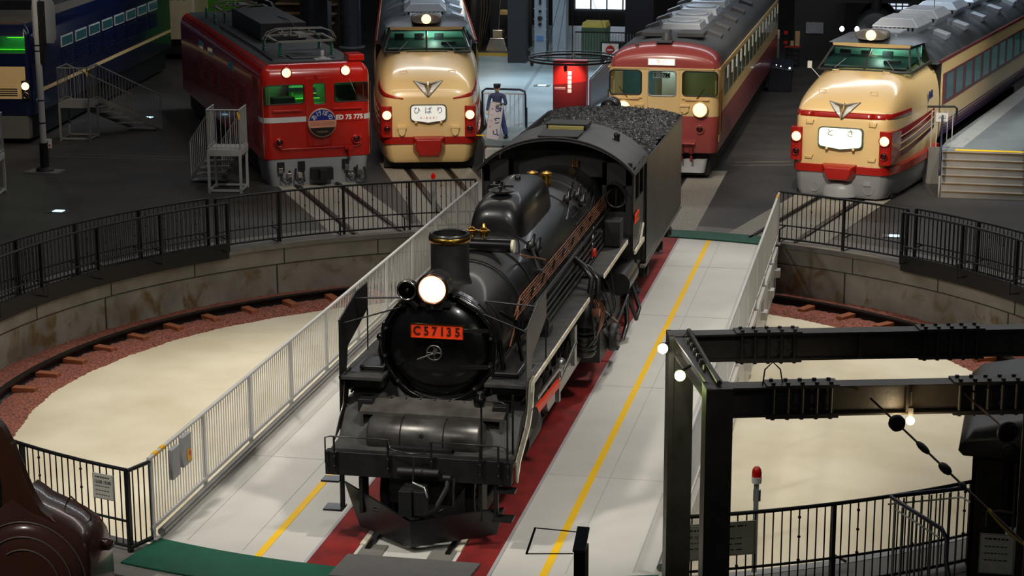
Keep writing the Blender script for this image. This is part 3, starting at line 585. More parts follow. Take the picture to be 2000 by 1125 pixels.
for s in (-1, 1):
    m = MB(); m.lathe([(.001, -.5), (.1, -.5), (.12, -.46), (.30, -.46), (.30, .46), (.12, .46), (.1, .55), (.001, .55)], (s*.90, -7.35, 1.0), (0, 1, 0), 28); m.lathe([(.001, -.62), (.06, -.62), (.18, -.5), (.18, .5)], (s*1.02, -7.35, 1.55), (0, 1, 0), 24); m.box((s*.98, -7.35, 1.3), (.42, .85, .5)); cy = part(m, 'cylinder', BLKD)
    m = MB(); m.lathe([(.001, -.03), (.13, -.02), (.15, .02)], (s*1.3, -8.1, 1.45), (s, -.25, 0), 20); m.build('cylinder_drum_cap', BLKD, cy)
    m = MB(); m.cyl((s*1.0, -6.9, 1.0), (s*1.02, -5.6, .97), .035); m.box((s*1.02, -5.7, .97), (.12, .3, .22)); m.box((s*1.02, -4.6, .92), (.05, 2.4, .12), rx=-.02); part(m, 'connecting_rod', STEEL)
    m = MB(); m.box((s*.98, -3.4, .74), (.05, 3.9, .13)); part(m, 'coupling_rod', STEEL)
    m = MB(); m.box((s*1.3, -7.02, 1.42), (.05, 1.75, .10), rx=-.06); part(m, 'guide_bar', mat('guide_bar_orange', (226, 66, 30), .45) if s > 0 else BLK, label='orange-red guide bar' if s > 0 else None)
    m = MB(); m.box((s*1.3, -7.0, 1.6), (.03, 1.6, .05), rx=-.03); m.box((s*1.28, -6.1, 1.35), (.06, .12, .55)); m.cyl((s*1.2, -6.05, 1.5), (s*1.33, -6.05, 1.5), .08); m.cyl((s*1.2, -5.6, 1.2), (s*1.25, -4.4, 1.5), .03); m.box((s*1.22, -4.4, 1.45), (.06, .2, .6)); m.sphere((s*1.3, -6.0, 1.62), .08); part(m, 'valve_gear', STEEL)
    m = MB()
    for k in range(4): m.cyl((s*(1.26-.03*k), -8.2, 1.85-.05*k), (s*(1.26-.03*k), -3.6, 1.86-.05*k), .018, n=6)
    part(m, 'underboard_pipes', BLK)
    # trailing truck, ash pan and steps below the cab
    m = MB(); m.box((s*.9, .1, .95), (.5, 1.6, .6)); m.box((s*1.05, 1.5, .5), (.3, .4, .04)); m.cyl((s*1.1, 1.6, .5), (s*1.1, 1.6, 1.3), .025); m.box((s*1.05, 1.5, .85), (.3, .4, .04)); part(m, 'ash_pan', UND, bevel=.02)
# air pump and feed pump on the right side
m = MB(); m.lathe([(.15, 0), (.18, .03), (.18, .35), (.1, .38), (.1, .46), (.18, .5), (.18, .85), (.12, .9), (.001, .92)], (1.12, -2.85, .85), n=20)
for k in range(5): m.lathe([(.2, 0), (.2, .03)], (1.12, -2.85, .92+.08*k), n=20)
m.lathe([(.13, 0), (.15, .3), (.08, .36), (.15, .42), (.15, .8), (.001, .85)], (1.12, -2.25, .95), n=20); part(m, 'air_pump', BLK)
m = MB(); m.box((1.05, -1.6, .8), (.45, 1.2, .5)); m.lathe([(.001, 0), (.2, 0), (.24, .05), (.24, .12), (.2, .16), (.2, .4)], (1.45, -1.35, .78), (-1, 0, 0), 20)
for k in range(10): a = 2*PI*k/10; m.cyl((1.47, -1.35+.2*math.cos(a), .78+.2*math.sin(a)), (1.4, -1.35+.2*math.cos(a), .78+.2*math.sin(a)), .025, n=6)
part(m, 'feed_pump', BLKD, bevel=.015)
m = MB()
m.tube([(1.2, -2.9, 1.75), (1.25, -2.9, 2.15), (1.1, -2.8, 2.3), (.9, -2.5, 2.35)], .05, 8); m.tube([(1.3, -2.6, 1.7), (1.3, -2.6, 2.05), (1.15, -2.5, 2.2), (.9, -2.2, 2.2)], .05, 8)
m.tube([(1.25, -1.9, 1.1), (1.38, -1.2, .6), (1.38, -.4, .45), (1.38, .2, .6), (1.3, .5, 1.1)], .045, 8); m.tube([(1.2, -1.8, 1.4), (1.35, -.8, .9), (1.4, .1, 1.15)], .025, 6)
m.cyl((1.25, 1.1, 1.35), (1.25, .0, 1.35), .2, n=20)
for k in range(8):
    y = -3.2+k*.3; m.tube([(1.18+.1*random.random(), y, 1.85), (1.32, y+.1*random.random(), 1.5), (1.25+.15*random.random(), y+.15, 1.2), (1.1, y+.2, .9)], .010+.010*random.random(), 6)
part(m, 'pump_pipes', BLK)
m = MB()
for k in range(4): y = -3.0+k*.14; m.tube([(1.30, y, 1.8), (1.40, y+.05, 1.55), (1.36, y+.1, 1.3), (1.3, y+.3, 1.15)], .012, 5)
m.box((1.34, -3.05, 1.62), (.12, .14, .1)); part(m, 'pump_copper_pipes', COPPER)
# domes, heater, valves
m = MB()
def domering(y, hw, zt, z0=2.75):
    zt -= .05
    pts = []; n = 28
    for i in range(n+1):
        a = PI*i/n; c, s = math.cos(a), math.sin(a)
        pts.append((hw*math.copysign(abs(c)**.62, c), y, z0+(zt-z0)*abs(s)**.55))
    return pts
m.loft([domering(-4.42, .24, 3.26), domering(-4.44, .3, 3.38), domering(-4.4, .36, 3.5), domering(-4.28, .405, 3.6), domering(-4.05, .43, 3.66), domering(-3.7, .435, 3.68), domering(-2.2, .435, 3.68), domering(-1.95, .42, 3.64), domering(-1.8, .36, 3.5), domering(-1.78, .3, 3.4)], cap=True)
dm = part(m, 'dome', BLK, 50)
m = MB(); m.lathe([(.19, 0), (.2, .03), (.06, .06), (.05, .1), (.001, .1)], (0, -3.85, 3.66), n=24); m.box((0, -3.85, 3.75), (.36, .04, .03)); m.box((0, -3.85, 3.75), (.04, .36, .03)); m.cyl((0, -3.85, 3.6), (0, -3.85, 3.82), .025); m.build('sand_lid', BLK, dm); m = MB(); m.sphere((0, -2.6, 3.65), .05); m.build('dome_knob', BLK, dm)
m = MB(); m.ring((0, -5.0, 3.05), (0, 1, 0), .5, .012, 24, 6, 0, PI); o = m.build('dome_handrail', BLK, dm); o.data.transform(Matrix.Identity(4))
m = MB(); m.cyl((-.35, -5.65, 3.22), (.52, -5.65, 3.22), .1, n=20); fh = part(m, 'feedwater_heater', BLKG)
m = MB(); m.cyl((.52, -5.65, 3.22), (.56, -5.65, 3.22), .095, n=20); m.build('heater_end', CREAMEDGE, fh)
m = MB()
for x, h in ((-.1, .14), (.08, .2)): m.lathe([(.06, 0), (.06, .05), (.09, .06), (.09, .09), (.05, .10), (.05, .12), (.03, .13), (.025, h-.02), (.001, h)], (x, -5.5, 3.32), n=16)
m.cyl((-.2, -5.65, 3.2), (.2, -5.65, 3.2), .04); m.sphere((-.24, -5.7, 3.16), .05); part(m, 'brass_check_valves', BRASS)
m = MB()
for x in (-.12, .12): m.lathe([(.07, 0), (.08, .16), (.1, .18), (.1, .22), (.05, .24), (.001, .26)], (x, -.75, 3.18), n=16)
m.box((0, -.75, 3.2), (.3, .12, .08)); part(m, 'safety_valves', BRASS)
m = MB()
for k in range(5):
    m.tube([(.4+.1*k, -1.2-.15*k, 3.03-.07*k), (.5+.08*k, -.5, 3.0-.06*k), (.5+.06*k, .5, 3.05-.05*k), (.3+.05*k, 1.2, 3.0-.02*k)], .013, 6)
for k_, p in enumerate(((.55, -1.2, 3.05), (.62, -.6, 3.0), (.6, -4.6, 3.0), (.66, -4.45, 2.92), (.75, -.9, 2.95), (-.55, -.6, 3.05))): q_ = MB(); q_.lathe([(.03, -.08), (.07, -.04), (.07, .05), (.03, .08), (.02, .2), (.001, .2)], p, (.3, 0, 1), 12); part(q_, 'boiler_valve', BLK)
part(m, 'steam_pipes', BLK)
m = MB(); m.box((.75, -5.0, 2.72), (.22, .12, .04)); m.cyl((.6, -4.6, 3.0), (.78, -4.9, 2.7), .03); part(m, 'boiler_step', BLK)
m = MB(); m.cyl((.45, .2, 3.15), (.75, -2.4, 2.95), .014); part(m, 'reach_rod', BLK)
m = MB()
for k in range(2): m.tube([(.66, -5.7, 3.12), (.64, -5.3, 2.98+.03*k), (.7, -4.9, 2.9), (.8, -4.5, 2.78)], .014, 6)
for k in range(6):
    a = R(11+2.3*k); rr = .86
    m.tube([(rr*math.cos(a)*(.98), -7.3+.14*k, BC+rr*math.sin(a)-(.32 if k < 3 else .1)), (rr*math.cos(a), -6.9+.1*k, BC+rr*math.sin(a)), (rr*math.cos(a)+.01, -3, BC+(rr)*math.sin(a)), ((rr+.02)*math.cos(a)+.02, .9, BC+(rr+.02)*math.sin(a)+.04)], .0105, 6)
part(m, 'copper_pipes', COPPER, label='bundle of copper pipes')
m = MB()
for k in range(9): y = -6.7+k*.85; m.box((.855, y, BC+.26), (.03, .02, .2), ry=.25)
for k, (x, z) in enumerate(((.93, 2.28), (.95, 2.2), (.97, 2.12), (1.0, 2.05), (.9, 2.38))): m.cyl((x, -6.9+.2*k, z), (x, .8, z+.03), .02, n=6)
m.cyl((.95, -6.2, 2.5), (.95, .9, 2.5), .014, n=6)
m.box((1.0, -6.35, 2.32), (.16, .14, .06)); m.lathe([(.09, -.1), (.11, 0), (.09, .12)], (1.0, -5.8, 2.1), n=14); m.box((1.0, -5.7, 2.0), (.2, .4, .14)); part(m, 'pipe_bundle', BLK)
m = MB(); m.tube([(-.88, -7.0, 2.5), (-.9, -3, 2.55), (-.9, .9, 2.55)], .02, 6); m.box((-.95, -5.5, 2.2), (.2, .5, .3)); part(m, 'handrail', BLK)
m = MB(); m.tube([(.52, -7.95, 2.93), (.72, -7.96, 2.66), (.82, -7.9, 2.4), (.86, -7.85, 2.0), (.84, -7.8, 1.8)], .035, 8); part(m, 'smokebox_pipe', BLKG); m = MB(); m.tube([(.3, -8.05, 3.02), (.55, -8.06, 2.88), (.72, -8.05, 2.68), (.8, -8.0, 2.45)], .05, 8); part(m, 'smokebox_pipe', BLKG); m = MB()
m.tube([(.75, -7.6, 2.75), (.95, -7.5, 2.6), (1.0, -7.3, 2.0)], .03, 6); part(m, 'smokebox_pipe', BLKG); m = MB(); m.tube([(-.78, -7.9, 2.6), (-.85, -7.9, 2.2), (-.8, -7.8, 1.9)], .03, 6); m.sphere((-.83, -7.9, 2.4), .06); part(m, 'smokebox_pipe', BLKG)
# sand and blow off levers near cab
m = MB(); m.cyl((.95, -1.1, 2.0), (.7, .7, 2.9), .03); m.lathe([(.05, 0), (.04, .08), (.001, .1)], (1.0, -1.2, 2.1), n=12); part(m, 'reach_rod', BLK)
m = MB(); m.lathe([(.045, 0), (.045, .12), (.02, .14)], (1.02, -1.28, 2.12), n=12); part(m, 'red_valve_handle', mat('valve_red', (170, 40, 24), .4), label='small red valve')
m = MB(); m.box((1.12, .25, 2.22), (.28, .4, .45)); m.box((.85, .0, 2.15), (.25, .3, .3)); part(m, 'tool_boxes', BLKD, bevel=.015)
# cab
cabm = MB(); t_ = .03; cabm.span((-1.35, .98, 1.72), (1.35, 2.3, 1.77))
for s in (-1, 1):
    cabm.span((s*1.36, .95, 1.72), (s*(1.36-t_), 2.3, 2.58)); cabm.span((s*1.36, .95, 2.58), (s*(1.36-t_), 1.2, 3.2)); cabm.span((s*1.36, 1.62, 2.58), (s*(1.36-t_), 1.72, 3.2)); cabm.span((s*1.36, 2.2, 2.58), (s*(1.36-t_), 2.3, 3.2)); cabm.span((s*1.36, .95, 3.05), (s*(1.36-t_), 2.3, 3.2))
cb_ = part(cabm, 'cab', BLK)
m = MB()
for s in (-1, 1):
    m.span((s*1.33, .97, 1.75), (s*.86, 1.0, 2.42)); m.span((s*1.33, .97, 2.42), (s*1.22, 1.0, 3.2)); m.span((s*.88, .97, 2.42), (s*.80, 1.0, 3.3)); m.span((s*1.33, .97, 2.9), (s*.8, 1.0, 3.3))
m.prism([(-.9, 3.0), (.9, 3.0), (.8, 3.45), (-.8, 3.45)], 'y', 1.17, 1.2); m.build('spectacle_plate', mat('cab_front_shade', (8, 8, 8), .7), cb_)  # near-black colour stands for the shade inside the cab
for s in (-1, 1):
    m = MB(); m.ring((s*1.05, .95, 2.68), (0, 1, 0), .17, .02, 24, 6); m.box((s*1.05, .95, 2.68), (.02, .02, .34)); m.build('window_frame', BLK, cb_)
    m = MB(); m.cyl((s*1.05, .97, 2.68), (s*1.05, .98, 2.68), .17, n=24); m.build('window_glass', GLSC, cb_)
    m = MB(); rr = [[(s*(.88+.36*k/8), y, 2.98-.06*(k-3)**2/9+.0) for k in range(9)] for y in (.75, .98)]
    m.loft([[*a, *[(p[0], p[1], p[2]-.02) for p in reversed(a)]] for a in rr]); m.build('window_visor', BLK, cb_)
    m = MB(); m.span((s*1.37, 1.02, 1.66), (s*1.40, 2.2, 1.73)); m.box((s*1.38, 1.95, 1.85), (.03, .5, .05), rx=.6); m.build('cab_edge', CREAMEDGE, cb_)
m = MB(); m.box((1.385, 1.25, 2.3), (.014, .5, .17)); q = m.build('number_plate', REDP, cb_); q['label'] = 'red side number plate'
text('numeral', 'C57 135', .13, BRASS, q, (1.395, 1.25, 2.3), rot=(PI/2, 0, PI/2), ext=.003)
# roof as arch
def arch(y, hw, zs, zt, th, n=24):
    o = [(hw*math.sin(a), y, zs+(zt-zs)*((math.cos(a)-math.cos(R(62)))/(1-math.cos(R(62))))) for a in [R(-62+124*i/n) for i in range(n+1)]]
    k = 1/math.sin(R(62)); o = [(p[0]*k, p[1], p[2]) for p in o]
    return o+[(p[0], p[1], p[2]-th) for p in reversed(o)]
m = MB(); m.loft([arch(.72, 1.40, 3.13, 3.73, .035), arch(2.75, 1.40, 3.13, 3.73, .035)]); rf = m.build('cab_roof', mat('cab_roof_black', (62, 62, 62), .5, 0, .3, 2, .2, 20, rgb2=(46, 46, 46)), cb_)
m = MB(); m.tube([arch(.72, 1.41, 3.12, 3.75, .03)[i] for i in range(25)], .02, 6); m.box((.0, 2.15, 3.80), (.75, .55, .03)); m.cyl((-.95, 1.0, 3.4), (-.95, 1.0, 3.55), .05); m.cyl((.9, 2.0, 3.48), (.9, 2.0, 3.62), .05); m.sphere((.9, 2.0, 3.62), .06)
for x in (-.35, .35): m.box((x, 2.15, 3.76), (.03, .55, .06))
m.build('roof_fittings', BLKD, cb_)
m = MB(); m.box((0, 1.83, 3.755), (.64, .06, .06)); m.build('roof_vent_lining', mat('vent_cream', (180, 166, 96), .6), cb_)
m = MB(); m.box((0, 1.3, 3.735), (.72, .7, .02)); m.build('roof_hatch', BLKD, cb_)
m = MB(); m.span((-.6, 1.3, 1.9), (.6, 1.5, 3.1)); 
for k in range(7): m.lathe([(.07, 0), (.07, .04)], (-.4+.14*k, 1.3, 2.9+.1*(k % 2)), (0, -1, 0), 14); m.cyl((-.45+.15*k, 1.25, 2.6), (-.4+.1*k, 1.2, 3.2), .012)
m.build('backhead', BLKD, cb_)
m = MB()
for k in range(3): m.cyl((.25+.04*k, 1.1, 3.18), (.25+.04*k, 1.1, 3.32), .016)
m.build('brass_gauges', BRASS, cb_)
m = MB(); m.prism([(-1.3, 1.9), (1.3, 1.9), (1.3, 3.15), (.9, 3.4), (.4, 3.6), (0, 3.64), (-.4, 3.6), (-.9, 3.4), (-1.3, 3.15)], 'y', 2.28, 2.3); m.build('cab_shade_sheet', UND, cb_)  # dark sheet added to stand for the shade in the cab

# ================================================================== TENDER
TE = thing('tender', 'black flat-sided tender filled with coal, coupled behind the steam locomotive', 'tender', (.04, 2.45, 0))
m = MB(); hw = 1.415; z0, z1 = 1.24, 3.12; Y0, Y1 = .0, 5.5
for s in (-1, 1): m.span((s*hw, Y0, z0), (s*(hw-.02), Y1, z1))
m.span((-hw, Y1-.02, z0), (hw, Y1, z1)); m.span((-hw, Y0, z0), (hw, Y0+.02, 2.4)); m.span((-hw+.03, Y0+.03, z0), (hw-.03, Y1-.03, z0+.03)); m.span((-hw+.03, Y0+.9, 2.6), (hw-.03, Y1-.03, 2.62))
m.build('tank_body', mat('tender_dull_black', (64, 63, 58), .42, .1, .25, 1.2, .1, 20, rgb2=(48, 47, 44)), TE)
m = MB()
for s in (-1, 1): m.cyl((s*hw, Y0, z1), (s*hw, Y1, z1), .012, n=6); m.cyl((s*(hw-.05), Y0-.08, 1.3), (s*(hw-.05), Y0-.08, 3.1), .018, n=6); m.span((s*hw, Y0, 1.2), (s*(hw-.1), Y1, 1.24))
m.span((-hw, Y0-.02, 2.4), (hw, Y0+.02, 3.05)); m.build('tank_edging', BLK, TE)
m = MB(); m.span((-1.1, -.1, .85), (1.1, 6.4, 1.15)); m.span((-1.2, 6.3, .8), (1.2, 6.4, 1.2)); m.box((0, 6.5, .8), (.25, .3, .25))
for s in (-1, 1): m.box((s*1.15, .2, .6), (.3, .3, .04)); m.cyl((s*1.2, .2, .6), (s*1.2, .2, 1.2), .02)
m.build('frame', UND, TE)
m = MB(); m.span((1.32, -.15, 1.12), (1.42, 5.6, 1.17)); m.build('frame_edge', mat('worn_edge', (112, 108, 98), .5, .2, .3, 8), TE)
for s in (-1, 1):
    for y in (.75, 2.3, 4.6, 6.1):
        m = MB(); m.lathe([(.42, -.05), (.42, .05), (.3, .05), (.28, .02), (.001, .02)], (s*.6, y, .47), (s, 0, 0), 28); m.build('wheel', UND, TE)
        m = MB(); m.box((s*1.0, y, .55), (.22, .3, .32)); m.cyl((s*1.1, y, .5), (s*1.16, y, .5), .1); m.box((s*1.0, y, .82), (.1, .8, .08)); m.build('axle_box', UND, TE, bevel=.02)
# brake hoses under the drawbar
m = MB(); m.tube([(1.25, -.6, .9), (1.4, -.7, .5), (1.4, -1.1, .4), (1.3, -1.3, .8)], .04, 8); m.build('water_hose', RUBBER, TE)
m = MB(); m.lathe([(.001, .3), (.17, .29), (.2, .25), (.2, -.12), (.17, -.15), (.15, -.12)], (-.12, 5.72, 3.22), (0, -1, 0), 24); m.box((-.12, 5.65, 3.05), (.2, .2, .2)); m.build('headlamp', BLK, TE)
# coal
m = MB(); nx, ny = 110, 190; g = []; random.seed(9)
for j in range(ny+1):
    row = []
    for i in range(nx+1):
        x = -1.37+2.74*i/nx; y = 3.1+4.75*j/ny; h = 3.12+.1*(1-(x/1.4)**2)+.08*math.sin(y*1.7)-.28*max(0, (3.9-y)/.8)-.05*max(0, abs(x)-1.1)*3
        row.append(m.b.verts.new((x+.04+random.uniform(-.012, .012), y, h+random.uniform(-.026, .026))))
    g.append(row)
for j in range(ny):
    for i in range(nx): m._f((g[j][i], g[j][i+1], g[j+1][i+1], g[j+1][i]))
cm = mat('coal_black', (64, 64, 66), .5, .1, .5, 30, rgb2=(14, 14, 15)); c_ = m.build('coal_pile', cm, ang=5); tag(c_, 'heap of small black coal filling the open tender', 'coal', kind='stuff')
for p in c_.data.polygons: p.use_smooth = False
# ================================================================== EXPRESS TRAINS (bonnet nose)
def lerp_t(tab, s):
    for (a, b), (c, d) in zip(tab, tab[1:]):
        if s <= c: return b+(d-b)*max(0, (s-a))/(c-a)
    return tab[-1][1]
PLAN = [(0, .98), (.04, 1.06), (.12, 1.13), (.3, 1.2), (.6, 1.27), (1.2, 1.35), (2.2, 1.42), (3.4, 1.46), (4.6, 1.47)]
TOP = [(0, 2.02), (.04, 2.12), (.12, 2.24), (.3, 2.38), (.6, 2.52), (1.0, 2.66), (1.5, 2.82), (2.0, 2.97), (2.6, 3.08), (3.4, 3.14), (4.6, 3.18)]
def plan_outline(k=1.0, s0=0, s1=4.3, front=0.0):
    ss = [0, .02, .06, .12, .2, .3, .45, .6, .9, 1.2, 1.8, 2.6, 3.4, s1]
    r = [(lerp_t(PLAN, s)*k, s+s0) for s in ss]; return [(-x, y) for x, y in reversed(r)]+r
def express(lab, nose, th, word, roman, toki):
    T = thing('express_train', lab, 'train', (nose[0], nose[1], 0), -R(th))
    # nose shell
    m = MB(); rings = []
    for s in (0, .02, .05, .1, .18, .3, .45, .7, 1.0, 1.4, 1.9, 2.4, 3.0, 3.7, 4.25):
        hw = lerp_t(PLAN, s); zt = lerp_t(TOP, s); zb = .66; zc = 1.5; rg = []
        if s < .12: zt -= (.12-s)*.6
        for i in range(48):
            a = 2*PI*i/48; c, q = math.cos(a), math.sin(a); e = .32+(.25*min(1, s/2)) if q > 0 else .12
            x = hw*math.copysign(abs(c)**(e if q > 0 else .2), c); z = zc+(zt-zc if q > 0 else zc-zb)*math.copysign(abs(q)**(e if q > 0 else .35), q)
            rg.append((x, s, z))
        rings.append(rg)
    m.loft(rings); ns = m.build('nose_shell', TRC, T, 50); bv = bvh_of(ns)
    ctr = (0, 1.9)
    if toki: decal(bv, TRR, 'red_band', T, [((-74, 2.02), (-22, 2.02), (-22, 2.15), (-74, 2.15)), ((-22, 2.02), (22, 2.02), (22, 2.15), (-22, 2.15)), ((22, 2.02), (74, 2.02), (74, 2.15), (22, 2.15))], cen=ctr)
    else: decal(bv, TRR, 'red_whisker', T, [((-19, 1.93), (-60, 2.10), (-60, 2.34), (-19, 1.96)), ((19, 1.93), (60, 2.10), (60, 2.34), (19, 1.96))], cen=ctr)
    # winged emblem
    decal(bv, mat('emblem_bronze', (112, 92, 60), .3, .2), 'nose_emblem', T, [((-.40, 2.37), (-.02, 2.31), (0, 2.0), (-.0, 1.97)), ((.40, 2.37), (.02, 2.31), (0, 2.0), (.0, 1.97))], off=.03, na=10, nb=8)
    decal(bv, mat('emblem_silver', (222, 220, 214), .25, .1), 'emblem_edge', T, [((-.37, 2.345), (-.10, 2.25), (-.025, 2.08), (-.03, 2.02)), ((.37, 2.345), (.10, 2.25), (.025, 2.08), (.03, 2.02))], off=.045, na=8, nb=3)
    m = MB(); m.box((0, .16, 2.2), (.025, .02, .34), rx=-.35); m.build('emblem_spine', SILV, T)
    # belt, coupler cover, skirt
    m = MB(); m.prism(plan_outline(1.03, -.03, 4.3), 'z', .66 if toki else .74, .86 if toki else .94); m.build('red_belt', TRR, T, bevel=.015)
    m = MB(); zt, zb = (.9, .5) if toki else (.96, .42)
    m.loft([[(-.42, .1, zt), (.42, .1, zt), (.42, .1, zb+.1), (.3, .1, zb-.02), (-.3, .1, zb-.02), (-.42, .1, zb+.1)], [(-.42, -.12, zt), (.42, -.12, zt), (.40, -.14, zb+.2), (.26, -.16, zb), (-.26, -.16, zb), (-.40, -.14, zb+.2)], [(-.32, -.26, zt-.07), (.32, -.26, zt-.07), (.3, -.28, zb+.2), (.22, -.27, zb+.05), (-.22, -.27, zb+.05), (-.3, -.28, zb+.2)]])
    m.build('coupler_cover', TRR, T, bevel=.025)
    if toki:
        m = MB(); m.lathe([(.42, .12), (.40, .3), (.3, .45), (.18, .47)], (0, .05, -.02+.0), n=28, scale=(1, .6)); m.build('coupler_apron', SKG, T)
    m = MB(); a = plan_outline(.90, .1); b_ = plan_outline(1.0, 0.0); zt, zb = (.66, .06) if toki else (.74, .24)
    m.loft([[(x, y, zb) for x, y in a], [(x, y, zb+.12) for x, y in plan_outline(.96, .03)], [(x, y, zt) for x, y in b_]]); m.build('skirt', SKG if toki else TRC, T, 50)
    if toki:
        m = MB()
        for x in (-.62, .72): m.ring((x, .02, .3), (0, 1, 0), .12, .012, 20, 5)
        m.box((.68, .0, .45), (.18, .02, .12)); m.build('skirt_fittings', SKG, T)
    m = MB(); m.span((-1.2, .5, .05), (1.2, 17, .7)); m.span((-1.0, .5, .0), (1.0, 3, .3)); m.build('underframe', UND, T)
    # lamp pods
    for s in (-1, 1):
        m = MB(); q = [(s*.955, .12), (s*.955, -.05), (s*1.0, -.08), (s*1.2, -.06), (s*1.25, -.02), (s*1.29, .45), (s*1.32, 1.1)]
        hs = [(1.76, .93), (1.76, .93), (1.76, .93), (1.76, .93), (1.75, .94), (1.73, .98), (1.66, 1.1)]
        r0 = [(x, y, h[1]) for (x, y), h in zip(q, hs)]; r1_ = [(x, y, h[0]) for (x, y), h in zip(q, hs)]
        m.loft([r0, r1_]); pod = m.build('lamp_pod', TRR, T, bevel=.02)
        m = MB(); m.lathe([(.125, -.03), (.14, .02), (.13, .035), (.115, .02)], (s*1.09, -.09, 1.53), (0, -1, 0), 24, cap=False); m.lathe([(.085, -.03), (.1, .02), (.09, .03), (.08, .02)], (s*1.09, -.09, 1.16), (0, -1, 0), 20, cap=False); m.build('lamp_rings', TRR, pod)
        m = MB(); m.lathe([(.001, .03), (.08, .022), (.118, 0), (.118, -.03)], (s*1.09, -.095, 1.53), (0, -1, 0), 24); m.build('head_lens', mat('train_lamp_glow', (255, 214, 150), .3, 0, 0, 1, emit=(255, 215, 155), es=2.2), pod)
        m = MB(); m.sphere((s*1.09, -.085, 1.16), .082, (1, .5, 1)); m.build('tail_lens', TAILL, pod)
        # stripes behind the pods
        qs = []
        decal(bv, TRRD if toki else TRR, 'stripe_panel', T, [((.35, 1.0+.0), (3.7, 1.35), (3.7, 1.86), (.35, 1.72))], axis='right' if s > 0 else 'left', na=16, nb=2, off=.010)
        decal(bv, TRC, 'stripe_lines', T, [((.35, z), (3.7, z+.12*k+.18), (3.7, z+.12*k+.205), (.35, z+.025)) for k, z in ((1, 1.16), (1, 1.33), (0.9, 1.50))], axis='right' if s > 0 else 'left', na=16, nb=1, off=.022)
        if toki:
            m = MB()
            for z in (1.1, 1.95): m.tube([(s*.78-.09, -.02, z), (s*.78-.08, -.08, z-.05), (s*.78+.08, -.08, z-.05), (s*.78+.09, -.02, z)], .014, 5)
            m.build('nose_step', TRC, T)
        else:
            m = MB(); m.box((s*.7, -.05, 1.2), (.24, .1, .07)); m.prism([(s*.7-.1, 1.16), (s*.7+.1, 1.16), (s*.7+.07, 1.02), (s*.7, .96), (s*.7-.07, 1.02)], 'y', -.09, .02); m.build('nose_bracket', TRC, T, bevel=.008)
        m = MB(); x = s*.75
        for zz, yy in ((2.55, .55), (2.9, 1.75)): m.tube([(s*.55, yy, zz+.02), (s*.56, yy-.03, zz+.07), (s*.72, yy-.03, zz+.06), (s*.73, yy, zz)], .012, 5)
        m.build('grab_handle', TRC, T)
    # train name board
    m = MB(); W2, zt, zb = (.56, 1.80, 1.3) if toki else (.48, 1.80, 1.36)
    sh = []
    for (cx, cz, a0) in ((W2-.1, zt-.1, 0), (-W2+.1, zt-.1, 90), (-W2+.1, zb+.1, 180), (W2-.1, zb+.1, 270)):
        for k in range(5): a = R(a0+22.5*k); sh.append((cx+.1*math.cos(a), cz+.1*math.sin(a)))
        if a0 == 180: sh.append((0, zb-.06))
    m.prism(sh, 'y', -.08, .05); nb_ = m.build('name_board', mat('board_frame_grey', (86, 96, 86), .4), T, bevel=.01)
    m = MB(); m.prism([(x*.94, (z-1.56)*.90+1.56) for x, z in sh], 'y', -.09, -.07); m.build('lit_panel', mat('lit_panel_toki', (240, 250, 225), .4, 0, 0, 1, emit=(225, 245, 200), es=1.35) if toki else mat('lit_panel_hibari', (240, 240, 232), .4, 0, 0, 1, emit=(240, 240, 232), es=.45), nb_)
    n = len(word)
    for k, ch in enumerate(word): text('lettering', ch, .2, INKB if not toki else INK, nb_, ((k-(n-1)/2)*(.30 if not toki else .5), -.094, 1.64 if not toki else 1.66), ext=.001)
    text('roman_lettering', roman, .085, INKR, nb_, (0, -.094, 1.45), ext=.001, space=1.9)
    m = MB()
    for x in (-.33, .33): m.lathe([(.001, -.07), (.035, -.05), (.035, .0)], (x, -.05, zb+.0-.03), (0, 1, 0), 10)
    m.build('board_lamps', TRC, nb_)
    # cab glasshouse
    B0 = [(-1.17, 2.0, 2.93), (1.17, 2.0, 2.93), (1.27, 3.9, 3.02), (-1.27, 3.9, 3.02)]; B1 = [(-.98, 2.72, 3.44), (.98, 2.72, 3.44), (1.06, 3.9, 3.46), (-1.06, 3.9, 3.46)]
    gh = MB()
    P = lambda r, a, b, u: tuple(r[a][i]*(1-u)+r[b][i]*u for i in range(3))
    for a, b, u in ((0, 1, 0), (0, 1, .5), (0, 1, 1), (1, 2, .5), (1, 2, 1), (3, 0, .0), (3, 0, .5)): gh.tube([P(B0, a, b, u), P(B1, a, b, u)], .028, 6)
    gh.tube([B0[3], B0[0], (0, 1.93, 2.95), B0[1], B0[2]], .035, 6); gh.tube([B1[3], B1[0], (0, 2.68, 3.45), B1[1], B1[2]], .03, 6); cabf = gh.build('cab_frame', mat('cab_frame_dark', (60, 62, 60), .4, .3), T)
    m = MB(); m.loft([[B1[3], B1[0], (0, 2.64, 3.45), B1[1], B1[2]], [(x*1.02, y-.03, z+.10) for x, y, z in (B1[3], B1[0], (0, 2.66, 3.45), B1[1], B1[2])]]); m.build('brow', TRC, cabf)
    m = MB(); m.loft([[(-1.1, 2.68, 3.54), (1.1, 2.68, 3.54), (1.2, 4.4, 3.5), (-1.2, 4.4, 3.5)], [(-.95, 2.8, 3.62), (.95, 2.8, 3.62), (1.0, 4.4, 3.62), (-1.0, 4.4, 3.62)], [(-.5, 2.95, 3.68), (.5, 2.95, 3.68), (.5, 4.4, 3.70), (-.5, 4.4, 3.70)]]); m.build('cab_roof', ROOFG, cabf)
    m = MB()
    for a, b in ((0, 1), (1, 2), (3, 0)): m.loft([[B0[a], B0[b]], [B1[a], B1[b]]], cap=False, closed=False)
    m.build('windscreen', GLS, cabf)
